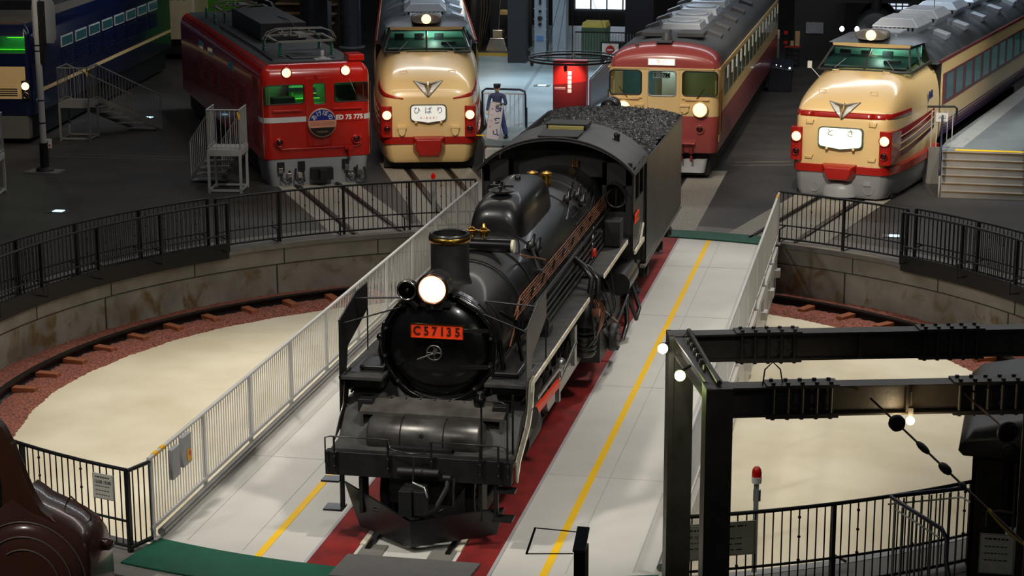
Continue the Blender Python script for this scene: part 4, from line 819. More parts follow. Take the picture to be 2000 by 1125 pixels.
    m = MB(); m.span((-1.12, 3.4, 2.6), (1.12, 3.5, 3.46)); m.build('cab_interior', MINT, cabf)
    m = MB(); m.loft([[(-1.05, 2.08, 3.0), (1.05, 2.08, 3.0), (1.05, 2.08, 3.025), (-1.05, 2.08, 3.025)], [(-1.12, 2.7, 3.10), (1.12, 2.7, 3.10), (1.12, 2.7, 3.13), (-1.12, 2.7, 3.13)], [(-1.14, 3.42, 3.13), (1.14, 3.42, 3.13), (1.14, 3.42, 3.17), (-1.14, 3.42, 3.17)]]); m.build('cab_floor', mat('cab_floor_teal', (30, 62, 60), .6), cabf)
    m = MB()
    for x in (-.75, -.2, .35): m.box((x, 3.05, 3.22), (.26, .12, .2))
    m.box((.6, 2.5, 3.12), (.4, .2, .08)); m.build('cab_seats', DKSEAT, cabf)
    point('cab_lamp', (.2, 2.9, 3.40), 14, (.75, 1, .9), .1, T)
    m = MB()
    for s in (-1, 1): m.cyl((s*.75, 2.02, 2.98), (s*.52, 2.22, 3.2), .008, n=5)
    m.build('wipers', SKG, cabf)
    lm = MB(); rr = []
    for y, k in ((2.62, .92), (2.66, 1), (3.0, 1), (3.2, .8)):
        rr.append([(k*.42*math.copysign(abs(math.cos(a))**.6, math.cos(a)), y, 3.76+k*.13*math.copysign(abs(math.sin(a))**.8, math.sin(a))) for a in [2*PI*i/28 for i in range(28)]])
    lm.loft(rr); tl = lm.build('roof_lamp_housing', mat('lamp_housing_grey', (150, 146, 140), .35, .3, .1, 10), T)
    m = MB(); m.lathe([(.001, .04), (.1, .03), (.13, 0), (.13, -.05)], (0, 2.6, 3.76), (0, -1, 0), 24); m.build('roof_lamp_lens', MATS['train_lamp_glow'], tl)
    if toki:
        m = MB(); m.cyl((-1.0, 1.75, 2.7), (-1.27, 1.7, 3.0), .012, n=5); m.box((-1.30, 1.68, 3.07), (.11, .04, .18)); m.build('wing_mirror', WHITE, T, bevel=.02)
    # coach body behind the nose
    L1 = 19.5; m = MB(); hw = 1.47
    m.prism([(-hw+.06, .95), (hw-.06, .95), (hw, 1.3), (hw, 2.6), (hw-.05, 2.98), (-hw+.05, 2.98), (-hw, 2.6), (-hw, 1.3)], 'y', 4.55, L1); bd = m.build('coach_body', TRC, T)
    m = MB(); m.prism([((hw-.04)*math.sin(R(a)), 2.95+.62*((math.cos(R(a))-math.cos(R(78)))/(1-math.cos(R(78))))) for a in range(-78, 79, 6)]+[(hw-.03, 2.93), (-hw+.03, 2.93)], 'y', 3.95, L1); m.build('coach_roof', ROOFG, T)
    m = MB()
    for s in (-1, 1): m.span((s*1.40, 4.3, 2.93), (s*1.455, L1, 2.985))
    m.build('gutter_line', TRRD, T)
    m = MB()
    for s in (-1, 1): m.span((s*1.3, 4.28, .98), (s*1.42, 4.55, 2.93))
    m.build('doorway', UND, T)
    for s in (-1, 1):
        m = MB(); m.span((s*1.46, 4.56, 1.80), (s*1.482, L1, 2.62)); wbnd = m.build('window_band', TRRD, T)
        y = 4.95
        while y < L1-1:
            m = MB(); m.span((s*1.475, y, 1.90), (s*1.492, y+.85, 2.57)); m.build('coach_window', mat('coach_window_lit', (14, 58, 60), .08, 0, .5, 1.2, emit=(60, 150, 140), es=.10, coat=1), wbnd)  # opaque pane, interior light put in as a faint glow
            y += 1.25
        if toki:
            m = MB()
            for k in range(5): m.span((s*1.455, 4.6, 1.0+.075*k), (s*1.476, L1, 1.035+.075*k))
            m.build('body_stripes', mat('stripe_purple', (70, 44, 92), .35), T)
    # roof units
    m0 = None
    for k in range(6):
        y = 5.3+2.5*k; m = MB()
        rr = [[(-.5, y-.05, 3.5), (.5, y-.05, 3.5), (.5, y+1.6, 3.5), (-.5, y+1.6, 3.5)], [(-.62, y-.12, 3.72), (.62, y-.12, 3.72), (.62, y+1.7, 3.72), (-.62, y+1.7, 3.72)], [(-.42, y+.1, 3.92), (.42, y+.1, 3.92), (.42, y+1.5, 3.92), (-.42, y+1.5, 3.92)]]
        m.loft(rr); u = m.build('roof_air_conditioner', mat('roof_unit_metal', (190, 198, 208), .35, .25, .12, 3), T, bevel=.02)
        m = MB()
        for q in range(9): m.box((-.48+.12*q, y-.12, 3.66), (.05, .03, .09))
        m.build('louvre', UND, u)
        m = MB(); m.box((.95, y+1.3, 3.42), (.4, .5, .16), ry=.3); m.build('roof_ventilator', MATS['roof_unit_metal'], T, bevel=.02)
    m = MB(); m.box((0, 4.3, 3.68), (.9, .8, .1)); m.cyl((.0, 3.6, 3.68), (.0, 3.6, 3.85), .06); m.cyl((-.2, 3.7, 3.68), (-.2, 3.7, 3.82), .04); m.cyl((.5, 3.2, 3.66), (.5, 3.2, 3.74), .03); m.build('roof_fittings', MATS['roof_unit_metal'], T, bevel=.015)
    if toki:
        m = MB(); m.cyl((.3, 8.6, 3.6), (.3, 8.6, 4.7), .012, n=5); m.lathe([(.06, 0), (.02, .1)], (.3, 8.6, 3.55)); m.build('aerial', SILV, T)
        text('emblem', 'JNR', .26, INKB, T, (1.452, 3.25, 2.25), rot=(PI/2, 0, PI/2+.03), ext=.003, sx=1.35, bold=.012)
    return T
express('cream and red bonnet express train with name board reading ひばり, left of the standing figure', (-6.3, 17.2), -14.5, 'ひばり', 'HIBARI', False)
express('cream and red bonnet express train with grey skirt, beside the stairs at right', (4.5, 15.3), 12.5, 'とき', '', True)

# ================================================================== box bodied vehicles
def rr_plan(hw, L, r, inset=0, y0=0, n=6):
    o = []
    for cx, cy, a0 in ((hw-r, L-r, 0), (-hw+r, L-r, 90), (-hw+r, y0+r, 180), (hw-r, y0+r, 270)):
        for k in range(n+1): a = R(a0+90*k/n); o.append((cx+(r-inset)*math.cos(a), cy+(r-inset)*math.sin(a)))
    return o
def rwin(x0, x1, z0, z1, y0, y1, r=.06):
    m = MB(); sh = []
    for cx, cz, a0 in ((x1-r, z1-r, 0), (x0+r, z1-r, 90), (x0+r, z0+r, 180), (x1-r, z0+r, 270)):
        for k in range(5): a = R(a0+22.5*k); sh.append((cx+r*math.cos(a), cz+r*math.sin(a)))
    m.prism(sh, 'y', y0, y1); return m
def rframe(x0, x1, z0, z1, y, r=.06, w=.014):
    m = MB(); sh = []
    for cx, cz, a0 in ((x1-r, z1-r, 0), (x0+r, z1-r, 90), (x0+r, z0+r, 180), (x1-r, z0+r, 270)):
        for k in range(5): a = R(a0+22.5*k); sh.append((cx+r*math.cos(a), y, cz+r*math.sin(a)))
    m.tube(sh+[sh[0], sh[1]], w, 5); return m
# --- red electric locomotive
E = thing('electric_locomotive', 'red electric locomotive with round blue headmark and pantograph behind white access stairs', 'locomotive', (-8.65, 14.95, 0), R(29.0))
m = MB(); L0 = 14.2
m.loft([[(x, y, z) for x, y in rr_plan(1.41, L0, .24, i)] for z, i in ((.66, .05), (.70, .0), (2.72, 0), (2.86, .02), (2.96, .07), (3.04, .14), (3.08, .22))]); b = m.build('body_shell', EDR, E, 50)
m = MB(); m.span((-1.3, .12, 1.3), (1.3, 1.5, 2.95)); cut(b, m)
WN = [(-1.33, -.33, 2.10, 2.58), (-.10, .22, 2.06, 2.60), (.46, 1.33, 2.10, 2.58)]
for x0, x1, z0, z1 in WN: cut(b, rwin(x0, x1, z0, z1, -.3, .3))
for x0, x1, z0, z1 in WN:
    rframe(x0, x1, z0, z1, -.004).build('window_seal', UND, b); m = rwin(x0, x1, z0, z1, .02, .03); m.build('cab_window', GLS, b)
    if x1-x0 > .5:
        m = MB(); xx = x0+.12 if x0 < 0 else x1-.12; m.span((xx-.01, 0, z0), (xx+.01, .02, z1)); m.build('window_bar', SILV, b)
m = MB(); m.span((-1.28, 1.4, 1.3), (1.28, 1.45, 2.94)); m.span((-.5, 1.1, 1.9), (-.1, 1.39, 2.5)); m.span((-1.28, .3, 1.75), (1.28, .9, 1.98)); i_ = m.build('cab_interior', MINTG, E)
m = MB(); m.box((-.75, .7, 2.08), (.6, .3, .2)); m.box((.95, 1.25, 2.2), (.4, .2, .3)); m.box((-.3, 1.08, 2.3), (.5, .04, .1)); m.box((.1, 1.37, 2.2), (.3, .04, .2)); m.build('driver_desk', DKSEAT, i_)
m = MB()
for a, c in (((-.42, 1.07, 2.06), (-.42, 1.09, 2.6)), ((-.45, 1.07, 2.06), (.3, 1.09, 2.075)), ((-.28, 1.3, 2.15), (.25, 1.32, 2.17))): m.span(a, c)
m.build('green_light_strip', mat('green_strip_glow', (120, 255, 60), .4, emit=(120, 255, 60), es=.9), i_)
point('cab_lamp', (-.2, .8, 2.8), 16, (.65, 1, .6), .1, E)
m = MB(); fp = [(-1.416, .65)]+[(x, y) for x, y in rr_plan(1.416, L0, .245, 0, -.007) if y < .3]+[(1.416, .65)]; m.loft([[(x, y, z) for x, y in fp] for z in (1.63, 1.765)], cap=False, closed=False); m.build('white_stripe', mat('stripe_white', (206, 208, 206), .35), E)
m = MB(); m.span((-.29, -.02, .98), (.36, .0, 2.74)); cut_door = m
d_ = m.build('door', EDR, E, bevel=.008); cut(d_, rwin(-.10, .22, 2.06, 2.60, -.3, .3))
m = MB(); m.span((.34, -.016, 1.60), (1.21, .0, 1.80)); m.build('number_panel', EDR, E)
text('number_lettering', 'ED 75 775', .165, WHITE, E, (.83, -.022, 1.70), ext=.003, bold=.006)
m = MB(); m.lathe([(.001, .03), (.36, .03), (.37, .02), (.37, -.03), (.36, -.04)], (.10, -.1, 1.60), (0, -1, 0), 40); hm = m.build('headmark', mat('headmark_rim', (190, 150, 120), .4), E)
def halfd(z0, z1, mt, nm):
    m = MB(); p = []
    for k in range(13):
        z = z0+(z1-z0)*k/12; p.append((math.sqrt(max(.0, .345**2-(z-1.6)**2)), z))
    m.prism([(.10+x, z) for x, z in p]+[(.10-x, z) for x, z in reversed(p)], 'y', -.136, -.128); m.build(nm, mt, hm)
halfd(1.665, 1.944, mat('headmark_blue', (30, 44, 130), .35), 'blue_sky_panel'); halfd(1.48, 1.665, mat('headmark_pink', (218, 148, 120), .4, var=.1), 'pink_panel'); halfd(1.256, 1.48, mat('headmark_dark', (36, 26, 24), .4), 'dark_panel')
m = MB()
for k in range(4): m.span((-.22, -.139, 1.625-.03*k), (.42, -.135, 1.632-.03*k))
m.build('cloud_lines', mat('headmark_lines', (120, 60, 70), .5), hm)
for k, ch in enumerate('あけぼの'):
    a = R(146-37*k); text('lettering', ch, .15, WHITE, hm, (.10+.25*math.cos(a), -.140, 1.60+.25*math.sin(a)), rot=(PI/2, (PI/2-a), 0), ext=.002)
text('roman_lettering', 'AKEBONO', .06, mat('headmark_gold', (150, 130, 90), .4), hm, (.10, -.140, 1.37), ext=.001)
for s in (-1, 1):
    m = MB(); m.lathe([(.14, -.06), (.145, .06), (.12, .1), (.11, .06)], (s*.76, .08, 2.88), (0, -1, .12), 24, cap=False); hh = m.build('headlamp_case', EDR, E)
    m = MB(); m.lathe([(.001, .1), (.07, .09), (.11, .06), (.11, 0)], (s*.76, .08, 2.88), (0, -1, .12), 24); m.build('lamp_lens', MATS['train_lamp_glow'], hh)
    m = MB(); m.lathe([(.13, -.02), (.13, .05), (.1, .07), (.08, .05)], (s*1.0, .0, 1.12), (0, -1, 0), 20, cap=False); hh = m.build('marker_case', EDR, E); m = MB(); m.sphere((s*1.0, -.03, 1.12), .085, (1, .5, 1)); m.build('marker_lens', TAILL, hh)
    m = MB(); m.span((s*.4, -.05, 1.90), (s*1.15, 0, 1.95)); m.build('foot_ledge', EDR, E, bevel=.01)
    m = MB(); m.cyl((s*.85, -.03, 2.68), (s*1.0, -.03, 2.32), .01, n=5); m.cyl((s*1.39, -.0, .8), (s*1.39, -.0, 2.6), .012, n=5); m.build('handrail', SILV, E)
m = MB(); m.tube([(-1.0, .0, 1.05), (-.98, -.06, .98), (-.9, -.07, .96), (1.0, -.07, .96), (1.1, -.06, 1.0), (1.14, 0, 1.3)], .016, 6); m.box((.78, -.08, .94), (.22, .1, .1)); m.cyl((.8, -.1, .7), (.8, -.1, .95), .05); m.build('handrail', EDR, E)
m = MB(); m.box((1.1, .5, 3.18), (.4, .6, .16)); m.box((0, -.02, 2.78), (.1, .06, .1)); m.build('roof_horn_box', EDR, E, bevel=.02)
m = MB(); m.loft([[(x, y, .0) for x, y in rr_plan(1.22, 1.6, .2)], [(x, y, .5) for x, y in rr_plan(1.3, 1.6, .2)], [(x, y, .68) for x, y in rr_plan(1.33, 1.6, .2)]]); m.build('skirt', SKG, E, bevel=0)
m = MB(); m.box((.05, -.12, .3), (.55, .3, .3)); m.box((.05, -.35, .32), (.2, .2, .24))
for x in (-.98, -.45, .7): m.box((x, -.02, .5), (.18, .06, .24))
for x in (-.95, -.6, .75, 1.0): m.tube([(x, -.05, .45), (x-.04, -.14, .2), (x+.06, -.16, .08), (x+.2, -.14, .12), (x+.18, -.05, .4)], .025, 6)
m.build('coupler_and_hoses', RUBBER, E)
m = MB()
for x in (-1.0, -.5, -.78, .72, .82, 1.05): m.box((x, -.08, .42 if x in (-1.0, .72) else .28), (.12, .08, .14)); m.cyl((x, -.1, .28), (x+.1, -.16, .2), .015, n=5)
m.build('brake_cocks', SILV, E, bevel=.01)
m = MB(); m.span((-1.2, 1.6, .1), (1.2, L0-.3, .75)); m.build('underframe', UND, E)
for s in (-1, 1):
    for k in range(5):
        y = 2.3+1.75*k; m = MB()
        for q in range(9): m.box((s*1.415, y+.55, 1.55+.085*q), (.02, 1.1, .055), ry=s*.4)
        m.build('louvre', mat('louvre_dull_red', (150, 62, 56), .5, .1), E)
        if k in (1, 3, 4): m = MB(); m.span((s*1.405, y+.1, 2.45), (s*1.42, y+.95, 2.66)); m.build('window', mat('side_window_lit', (30, 70, 74), .1, emit=(90, 160, 165), es=.06, coat=1), E)  # pane glows faintly in place of light from inside
    m = MB(); m.span((s*1.40, .55, .9), (s*1.418, 1.25, 2.7)); m.build('cab_door', mat('door_red', (150, 24, 14), .3), E, bevel=.005)
    m = MB(); m.span((s*1.37, .3, 2.80), (s*1.41, L0-.3, 2.83)); m.build('gutter', mat('gutter_red_grey', (150, 90, 84), .4), E)
m = MB(); m.prism([(-1.29, 3.03), (1.29, 3.03), (1.1, 3.12), (-1.1, 3.12)], 'y', .38, L0-.4); m.build('roof_deck', ROOFD, E)
m = MB(); m.box((-.85, 6.0, 3.09), (.5, 9, .05)); m.build('roof_walkway', mat('walkway_grey', (90, 88, 84), .6), E)
m = MB(); m.box((.1, 1.2, 3.14), (1.1, .9, .04)); m.build('roof_hatch', mat('hatch_dark', (40, 40, 42), .5), E); m = MB(); m.box((.15, 7.3, 3.38), (1.3, 4.6, .5)); m.build('roof_equipment_case', mat('case_dark', (38, 38, 40), .5), E, bevel=.03)
m = MB(); m.lathe([(.11, 0), (.1, .03), (.05, .05), (.05, .2), (.04, .21)], (.3, .62, 3.14)); m.box((.3, .62, 3.13), (.42, .3, .03)); m.build('train_radio_aerial', SKG, E)
def insul(p, h=.34, r=.055):
    m = MB(); pr = [(.04, 0)]
    for k in range(7): z = h*(k+.3)/7; pr += [(r, z), (r*.6, z+.018)]
    m.lathe(pr+[(.03, h)], p, n=14); return m.build('insulator', INSUL, E)
for x, y in ((-.6, 1.55), (.75, 1.55), (-.75, 3.1), (.75, 3.1), (-.95, 9.9), (-.6, 10.2), (.4, 9.9), (.8, 9.9), (-.9, 11.8), (.6, 10.7), (.7, 11.0)): insul((x, y, 3.12))
def panto(y0, nm='pantograph'):
    m = MB(); z = 3.50
    for a, c in (((-.7, y0), (.8, y0)), ((-.7, y0+1.6), (.8, y0+1.6)), ((-.7, y0), (-.7, y0+1.6)), ((.8, y0), (.8, y0+1.6))): m.box(((a[0]+c[0])/2, (a[1]+c[1])/2, z), (abs(a[0]-c[0])+.08, abs(a[1]-c[1])+.08, .05))
    for s in (-1, 1):
        for yy in (.3, 1.3): m.cyl((s*.5+.05, y0+.8, z+.08), (s*.35+.05, y0+yy, z+.14), .018, n=6)
        m.cyl((s*.35+.05, y0+.2, z+.16), (s*.1+.05, y0+1.4, z+.16), .015, n=6); m.tube([(s*.95+.05, y0+.6, z-.02), (s*.85+.05, y0+.6, z+.16), (s*.6+.05, y0+.6, z+.25), (0.05, y0+.6, z+.26)], .015, 6); m.tube([(s*.95+.05, y0+.9, z-.02), (s*.85+.05, y0+.9, z+.16), (s*.6+.05, y0+.9, z+.25), (0.05, y0+.9, z+.26)], .015, 6)
    m.box((.05, y0+.75, z+.1), (.25, .9, .08)); m.box((.05, y0+.4, z+.12), (1.0, .05, .04)); m.box((.05, y0+1.1, z+.12), (1.0, .05, .04)); return m.build(nm, mat('pantograph_grey', (128, 126, 120), .45, .4), E)
panto(1.5); panto(10.0)
m = MB(); m.tube([(-1.0, .6, 3.16), (-.95, 3, 3.17), (-.95, 9, 3.17)], .025, 6); m.tube([(-.6, 9.9, 3.48), (-.2, 9, 3.75), (.4, 9.9, 3.48)], .015, 5); m.tube([(.3, 3.2, 3.5), (.3, 5, 3.7), (.4, 9.9, 3.5)], .015, 5); m.build('roof_conductor', UND, E)

# --- maroon and cream railcar
K = thing('electric_railcar', 'maroon and cream electric railcar with roof fans facing the tender', 'train', (-.10, 17.2, 0), -R(.4))
Lk = 20
def lay(zs, r=.22, L=Lk, hw=1.42):
    m = MB(); m.loft([[(x, y, z) for x, y in rr_plan(hw, L, r, i)] for z, i in zs]); return m
lay([(.72, .03), (.76, 0), (1.67, 0)]).build('maroon_body', MAR, K, 50)
cr = lay([(1.67, 0), (2.90, 0)]).build('cream_body', TRC, K, 50)
m = MB(); m.span((-1.3, .1, 1.75), (1.3, 1.8, 2.88)); cut(cr, m)
WK = [(-1.38, -.57, 2.2, 2.82), (-.39, .33, 2.18, 2.82), (.50, 1.38, 2.2, 2.82)]
for w_ in WK: cut(cr, rwin(*w_, -.3, .3, .09))
for w_ in WK:
    rframe(*w_, -.004, .09, .02).build('window_seal', UND if w_[0] != -.39 else SKG, cr); rwin(*w_, .02, .03, .09).build('cab_window', GLSC, cr)
m = MB(); m.span((-1.29, 1.7, 1.76), (-.45, 1.75, 2.87)); m.build('cab_interior_blue', mat('cab_blue', (20, 120, 135), .6), K)
m = MB(); m.span((.25, 1.7, 1.76), (1.29, 1.75, 2.87)); m.span((-.45, 1.72, 1.76), (.25, 1.76, 2.87)); m.build('cab_interior_olive', mat('cab_olive', (132, 142, 92), .6), K)
m = MB(); m.box((.0, 1.3, 2.3), (.4, .05, .95)); m.build('cab_inner_door', mat('cab_door_grey', (170, 176, 165), .6), K)
point('cab_lamp', (0, .9, 2.8), 16, (.9, 1, .9), .1, K)
m = MB(); m.span((-.47, -.015, .98), (-.40, 0, 2.88)); m.span((.34, -.015, .98), (.41, 0, 2.88)); m.span((-.47, -.015, 2.84), (.41, 0, 2.9)); m.build('door_frame', TRC, K, bevel=.005)
m = MB(); m.box((-.05, .045, 2.70), (.44, .02, .15)); pk = m.build('train_number_card', WHITE, K); text('lettering', '8107M', .15, INK, pk, (-.05, .032, 2.70), ext=.001, bold=.004)
m = MB(); m.cyl((-.40, .15, 2.38), (-.40, .15, 2.55), .05, .02, 12); m.build('bell', SILV, K)
for s, x in ((-1, -1.02), (1, .96)):
    m = MB(); m.lathe([(.21, -.03), (.21, .08), (.19, .12), (.175, .1)], (x, .0, 1.86), (0, -1, 0), 28, cap=False); q = m.build('headlamp_case', TRC, K)
    m = MB(); m.lathe([(.001, .14), (.1, .13), (.178, .1), (.178, .05)], (x, 0, 1.86), (0, -1, 0), 28); m.build('lamp_lens', mat('railcar_lamp_glow', (255, 226, 170), .3, 0, 0, 1, emit=(255, 222, 165), es=1.7), q)
    m = MB(); m.lathe([(.12, -.02), (.12, .04), (.09, .05), (.08, .03)], (x, 0, 1.34), (0, -1, 0), 20, cap=False); q = m.build('tail_case', MAR, K); m = MB(); m.sphere((x, -.02, 1.34), .08, (1, .5, 1)); m.build('tail_lens', TAILL, q)
    m = MB(); m.box((x-s*.4, -.03, 1.94), (.24, .06, .05)); m.prism([(x-s*.4-.1, 1.9), (x-s*.4+.1, 1.9), (x-s*.4+.1, 1.8), (x-s*.4, 1.73), (x-s*.4-.1, 1.8)], 'y', -.05, 0); m.build('lamp_bracket', TRC, K, bevel=.005)
    m = MB(); m.box((s*.9-.03, -.03, 2.1), (.62, .04, .03)); m.box((s*.62-.03, -.02, 2.13), (.2, .04, .02)); m.build('foot_ledge', TRC, K)
    m = MB(); m.cyl((x-s*.1, -.03, 2.12), (x+s*.12, -.03, 2.4), .012, n=5); m.build('wiper', BRASS, K)
    m = MB(); m.cyl((s*1.44, .1, 1.2), (s*1.44, .1, 2.3), .014, n=5); m.cyl((s*1.44, .65, 1.2), (s*1.44, .65, 2.3), .014, n=5); m.build('door_handrail', BRASS, K)
    m = MB(); m.span((s*1.40, .2, 1.0), (s*1.43, .55, 2.85)); m.build('crew_door', mat('crew_door_cream', (210, 176, 112), .4), K)
    wb = MB(); wb.span((s*1.415, 1.0, 2.0), (s*1.428, Lk-.5, 2.8)); wbb = wb.build('window_row', mat('side_cream_shade', (214, 178, 116), .4), K)
    y = 1.3
    while y < Lk-1.6:
        m = MB(); m.span((s*1.425, y, 2.05), (s*1.44, y+.95, 2.76)); m.build('window', mat('railcar_window_lit', (60, 66, 58), .1, 0, .3, 2, emit=(150, 160, 130), es=.08, coat=1), wbb)  # light of the saloon put into the pane as glow
        m = MB(); m.span((s*1.432, y+.62, 2.42), (s*1.446, y+.92, 2.74)); m.build('window_blind', mat('blind_cream_glow', (214, 216, 200), .6, emit=(214, 216, 200), es=.12), wbb); y += 1.22  # slight glow put into the blind's cream
m = MB(); m.box((0, -.06, .98), (1.7, .12, .05)); m.build('step', MAR, K, bevel=.01)
m = MB(); m.span((-.42, -.02, 1.0), (.36, 0, 1.67)); m.build('gangway_door_panel', MAR, K, bevel=.006)
m = MB()
for x in (-.7, -.3, .1, .5, .75): m.cyl((x, -.03, .72), (x, -.06, .88), .06); m.cyl((x, -.0, .5), (x, -.0, .66), .035)
m.build('jumper_couplings', mat('jumper_maroon', (130, 50, 52), .5), K)
m = MB(); m.loft([[(x, y, .18) for x, y in rr_plan(1.08, 1.0, .12, 0, .15)], [(x, y, .54) for x, y in rr_plan(1.15, 1.0, .12, 0, .12)]]); m.build('snow_skirt', mat('skirt_white', (196, 198, 200), .4), K)
m = MB(); m.span((-1.2, .3, .1), (1.2, Lk-.3, .75)); m.box((0, -.05, .55), (.3, .5, .25)); m.build('underframe', UND, K)
# domed roof
def domeroof(y_, k):
    return [((1.42)*k*math.sin(R(a)), y_, 2.88+(.66*k)*((math.cos(R(a))-math.cos(R(82)))/(1-math.cos(R(82))))**.8) for a in range(-82, 83, 4)]
fr = [(-.02, .88, -.0)]
m = MB(); rg = []
for y_, hw_, h_ in ((0.0, 1.20, .02), (.0, 1.28, .22), (.05, 1.34, .36), (.16, 1.39, .48), (.35, 1.415, .56), (.6, 1.42, .60), (.75, 1.42, .61)):
    rg.append([(hw_*math.sin(R(a))/math.sin(R(80)), y_+.0, 2.89+h_*max(0, (math.cos(R(a))-math.cos(R(80)))/(1-math.cos(R(80))))**.5) for a in range(-80, 81, 5)]+[(1.2, y_+.02, 2.86), (-1.2, y_+.02, 2.86)])
m.loft(rg); m.build('maroon_roof_dome', MAR, K, 60)
m = MB(); ys = [(1.42*math.sin(R(a))/math.sin(R(80)), 2.89+.615*max(0, (math.cos(R(a))-math.cos(R(80)))/(1-math.cos(R(80))))**.5) for a in range(-80, 81, 5)]; m.prism(ys+[(1.2, 2.86), (-1.2, 2.86)], 'y', .75, Lk); m.build('roof', mat('railcar_roof_grey', (82, 84, 86), .45, .15, .2, 1.2), K, 40)
m = MB()
for s in (-1, 1): m.span((s*1.41, .1, 2.87), (s*1.45, Lk, 2.91))
m.span((-1.3, -.02, 2.87), (1.3, .01, 2.9)); m.build('gutter', TRC, K)
m = MB(); m.box((-.05, -.01, 3.05), (.72, .06, .19)); q = m.build('destination_box', mat('box_cream', (220, 214, 190), .4), K, bevel=.02)
m = MB(); m.box((-.05, -.045, 3.05), (.66, .01, .15)); m.build('lit_panel', mat('dest_panel_lit', (250, 245, 225), .4, 0, 0, 1, emit=(255, 240, 215), es=1.3), q); text('lettering', '急 行', .12, INKR, q, (-.05, -.052, 3.05), ext=.001)
for k, y in enumerate((1.9, 3.5, 5.4, 7.6, 10, 12.5)):
    m = MB()
    if k == 0: m.box((-.45, y, 3.58), (.7, .8, .12)); m.box((.5, y, 3.58), (.7, .8, .12)); m.build('roof_ventilator_flat', mat('vent_dark_grey', (84, 84, 86), .5), K, bevel=.02); continue
    m.loft([[(-.55, y, 3.46), (.55, y, 3.46), (.55, y+1.4, 3.46), (-.55, y+1.4, 3.46)], [(-.5, y+.05, 3.66), (.5, y+.05, 3.66), (.5, y+1.35, 3.66), (-.5, y+1.35, 3.66)]]); m.lathe([(.46, 0), (.46, .05), (.4, .06), (.001, .05)], (0, y+.7, 3.66), n=28); m.build('roof_air_conditioner', MATS['roof_unit_metal'] if 'roof_unit_metal' in MATS else SKG, K, bevel=.02)
    for s in (-1, 1): m = MB(); m.box((s*.95, y-.3, 3.42), (.42, .5, .16), ry=s*.35); m.build('roof_ventilator', MATS['vent_dark_grey'], K, bevel=.015)
m = MB(); m.lathe([(.16, 0), (.15, .05), (.1, .22), (.04, .3), (.001, .31)], (-.02, .7, 3.5), n=18); m.box((-.05, .5, 3.52), (.42, .4, .04)); m.lathe([(.05, 0), (.05, .08), (.001, .1)], (-.75, .4, 3.38)); m.build('train_radio_aerial', MATS['vent_dark_grey'], K)

# --- blue and cream electric locomotive at far left
F = thing('electric_locomotive', 'blue and cream electric locomotive with bright lamp behind the signal post at far left', 'locomotive', (-19.85, 19.1, 0), R(7.5))
Lf = 16.8
def layf(zs): m = MB(); m.loft([[(x, y, z) for x, y in rr_plan(1.42, Lf, .2, i)] for z, i in zs]); return m
bf = layf([(.85, .02), (.9, 0), (3.1, 0), (3.3, .05), (3.42, .16)]).build('body_shell', BLUE, F, 50)
m = MB(); m.span((-1.3, .1, 2.3), (1.3, 1.6, 3.2)); cut(bf, m)
for w_ in ((-1.3, -.08, 2.62, 3.12), (.08, 1.3, 2.62, 3.12)): cut(bf, rwin(*w_, -.3, .3))
for w_ in ((-1.3, -.08, 2.62, 3.12), (.08, 1.3, 2.62, 3.12)): rwin(*w_, .02, .03).build('cab_window', GLS, bf); rframe(*w_, -.004).build('window_seal', SILV, bf)
m = MB(); m.span((-1.29, 1.5, 2.31), (1.29, 1.55, 3.19)); q = m.build('cab_interior', MINTG, F); m = MB(); m.span((.0, 1.45, 2.55), (.9, 1.49, 2.57)); m.span((.88, 1.45, 2.55), (.9, 1.49, 2.95)); m.span((.3, 1.45, 2.9), (.9, 1.49, 2.915)); m.build('green_light_strip', MATS['green_strip_glow'], q); point('cab_lamp', (.6, .9, 3.1), 7, (.5, 1, .5), .1, F)
m = MB(); m.span((-1.25, -.02, 1.32), (1.25, 0, 2.25)); m.build('cream_panel', TRC, F, bevel=.01)
m = MB()
for k in range(4): m.span((-1.2, -.04, 1.42+.06*k), (1.0, -.02, 1.45+.06*k))
m.build('grille', SILV, F)
m = MB(); m.box((1.25, -.03, 1.58), (.24, .08, .55)); q = m.build('lamp_case', UND, F, bevel=.02); m = MB(); m.lathe([(.001, .03), (.11, 0), (.11, -.03)], (1.25, -.09, 1.70), (0, -1, 0), 20); m.build('lamp_lens', LENS, q)
m = MB(); m.ring((1.25, -.09, 1.44), (0, 1, 0), .08, .02, 20, 6); m.build('marker_ring', SILV, q); m = MB(); m.sphere((1.25, -.07, 1.44), .06); m.build('marker_lens', TAILL, q)
m = MB(); m.span((-1.15, .05, .15), (1.25, .4, .85)); m.build('skirt', mat('dusty_skirt', (96, 94, 90), .6), F, bevel=.04)
m = MB(); m.span((-1.2, .4, .1), (1.2, Lf-.3, .9)); m.build('underframe', UND, F)
m = MB(); m.span((1.42, .9, 1.42), (1.432, Lf-.2, 1.52)); m.build('cream_stripe', TRC, F)
for k in range(8):
    y = 3.0+1.5*k; m = MB(); m.span((1.42, y, 2.45), (1.44, y+1.22, 2.78)); wf = m.build('window_frame', mat('frame_pale_metal', (200, 200, 190), .35), F); m = MB(); m.span((1.435, y+.06, 2.49), (1.447, y+1.16, 2.74)); m.build('pane', MATS['side_window_lit'], wf)
    m = MB()
    for q in range(7): m.box((1.43, y+.61, 1.86+.08*q), (.02, 1.2, .05), ry=.5)
    m.build('louvre', mat('louvre_blue', (26, 40, 84), .25, .3, coat=.4), F)
m = MB(); m.prism([(-1.25, 3.4), (1.25, 3.4), (.9, 3.52), (-.9, 3.52)], 'y', .5, Lf-.5); m.build('roof_deck', mat('roof_dusty', (88, 80, 70), .6), F)
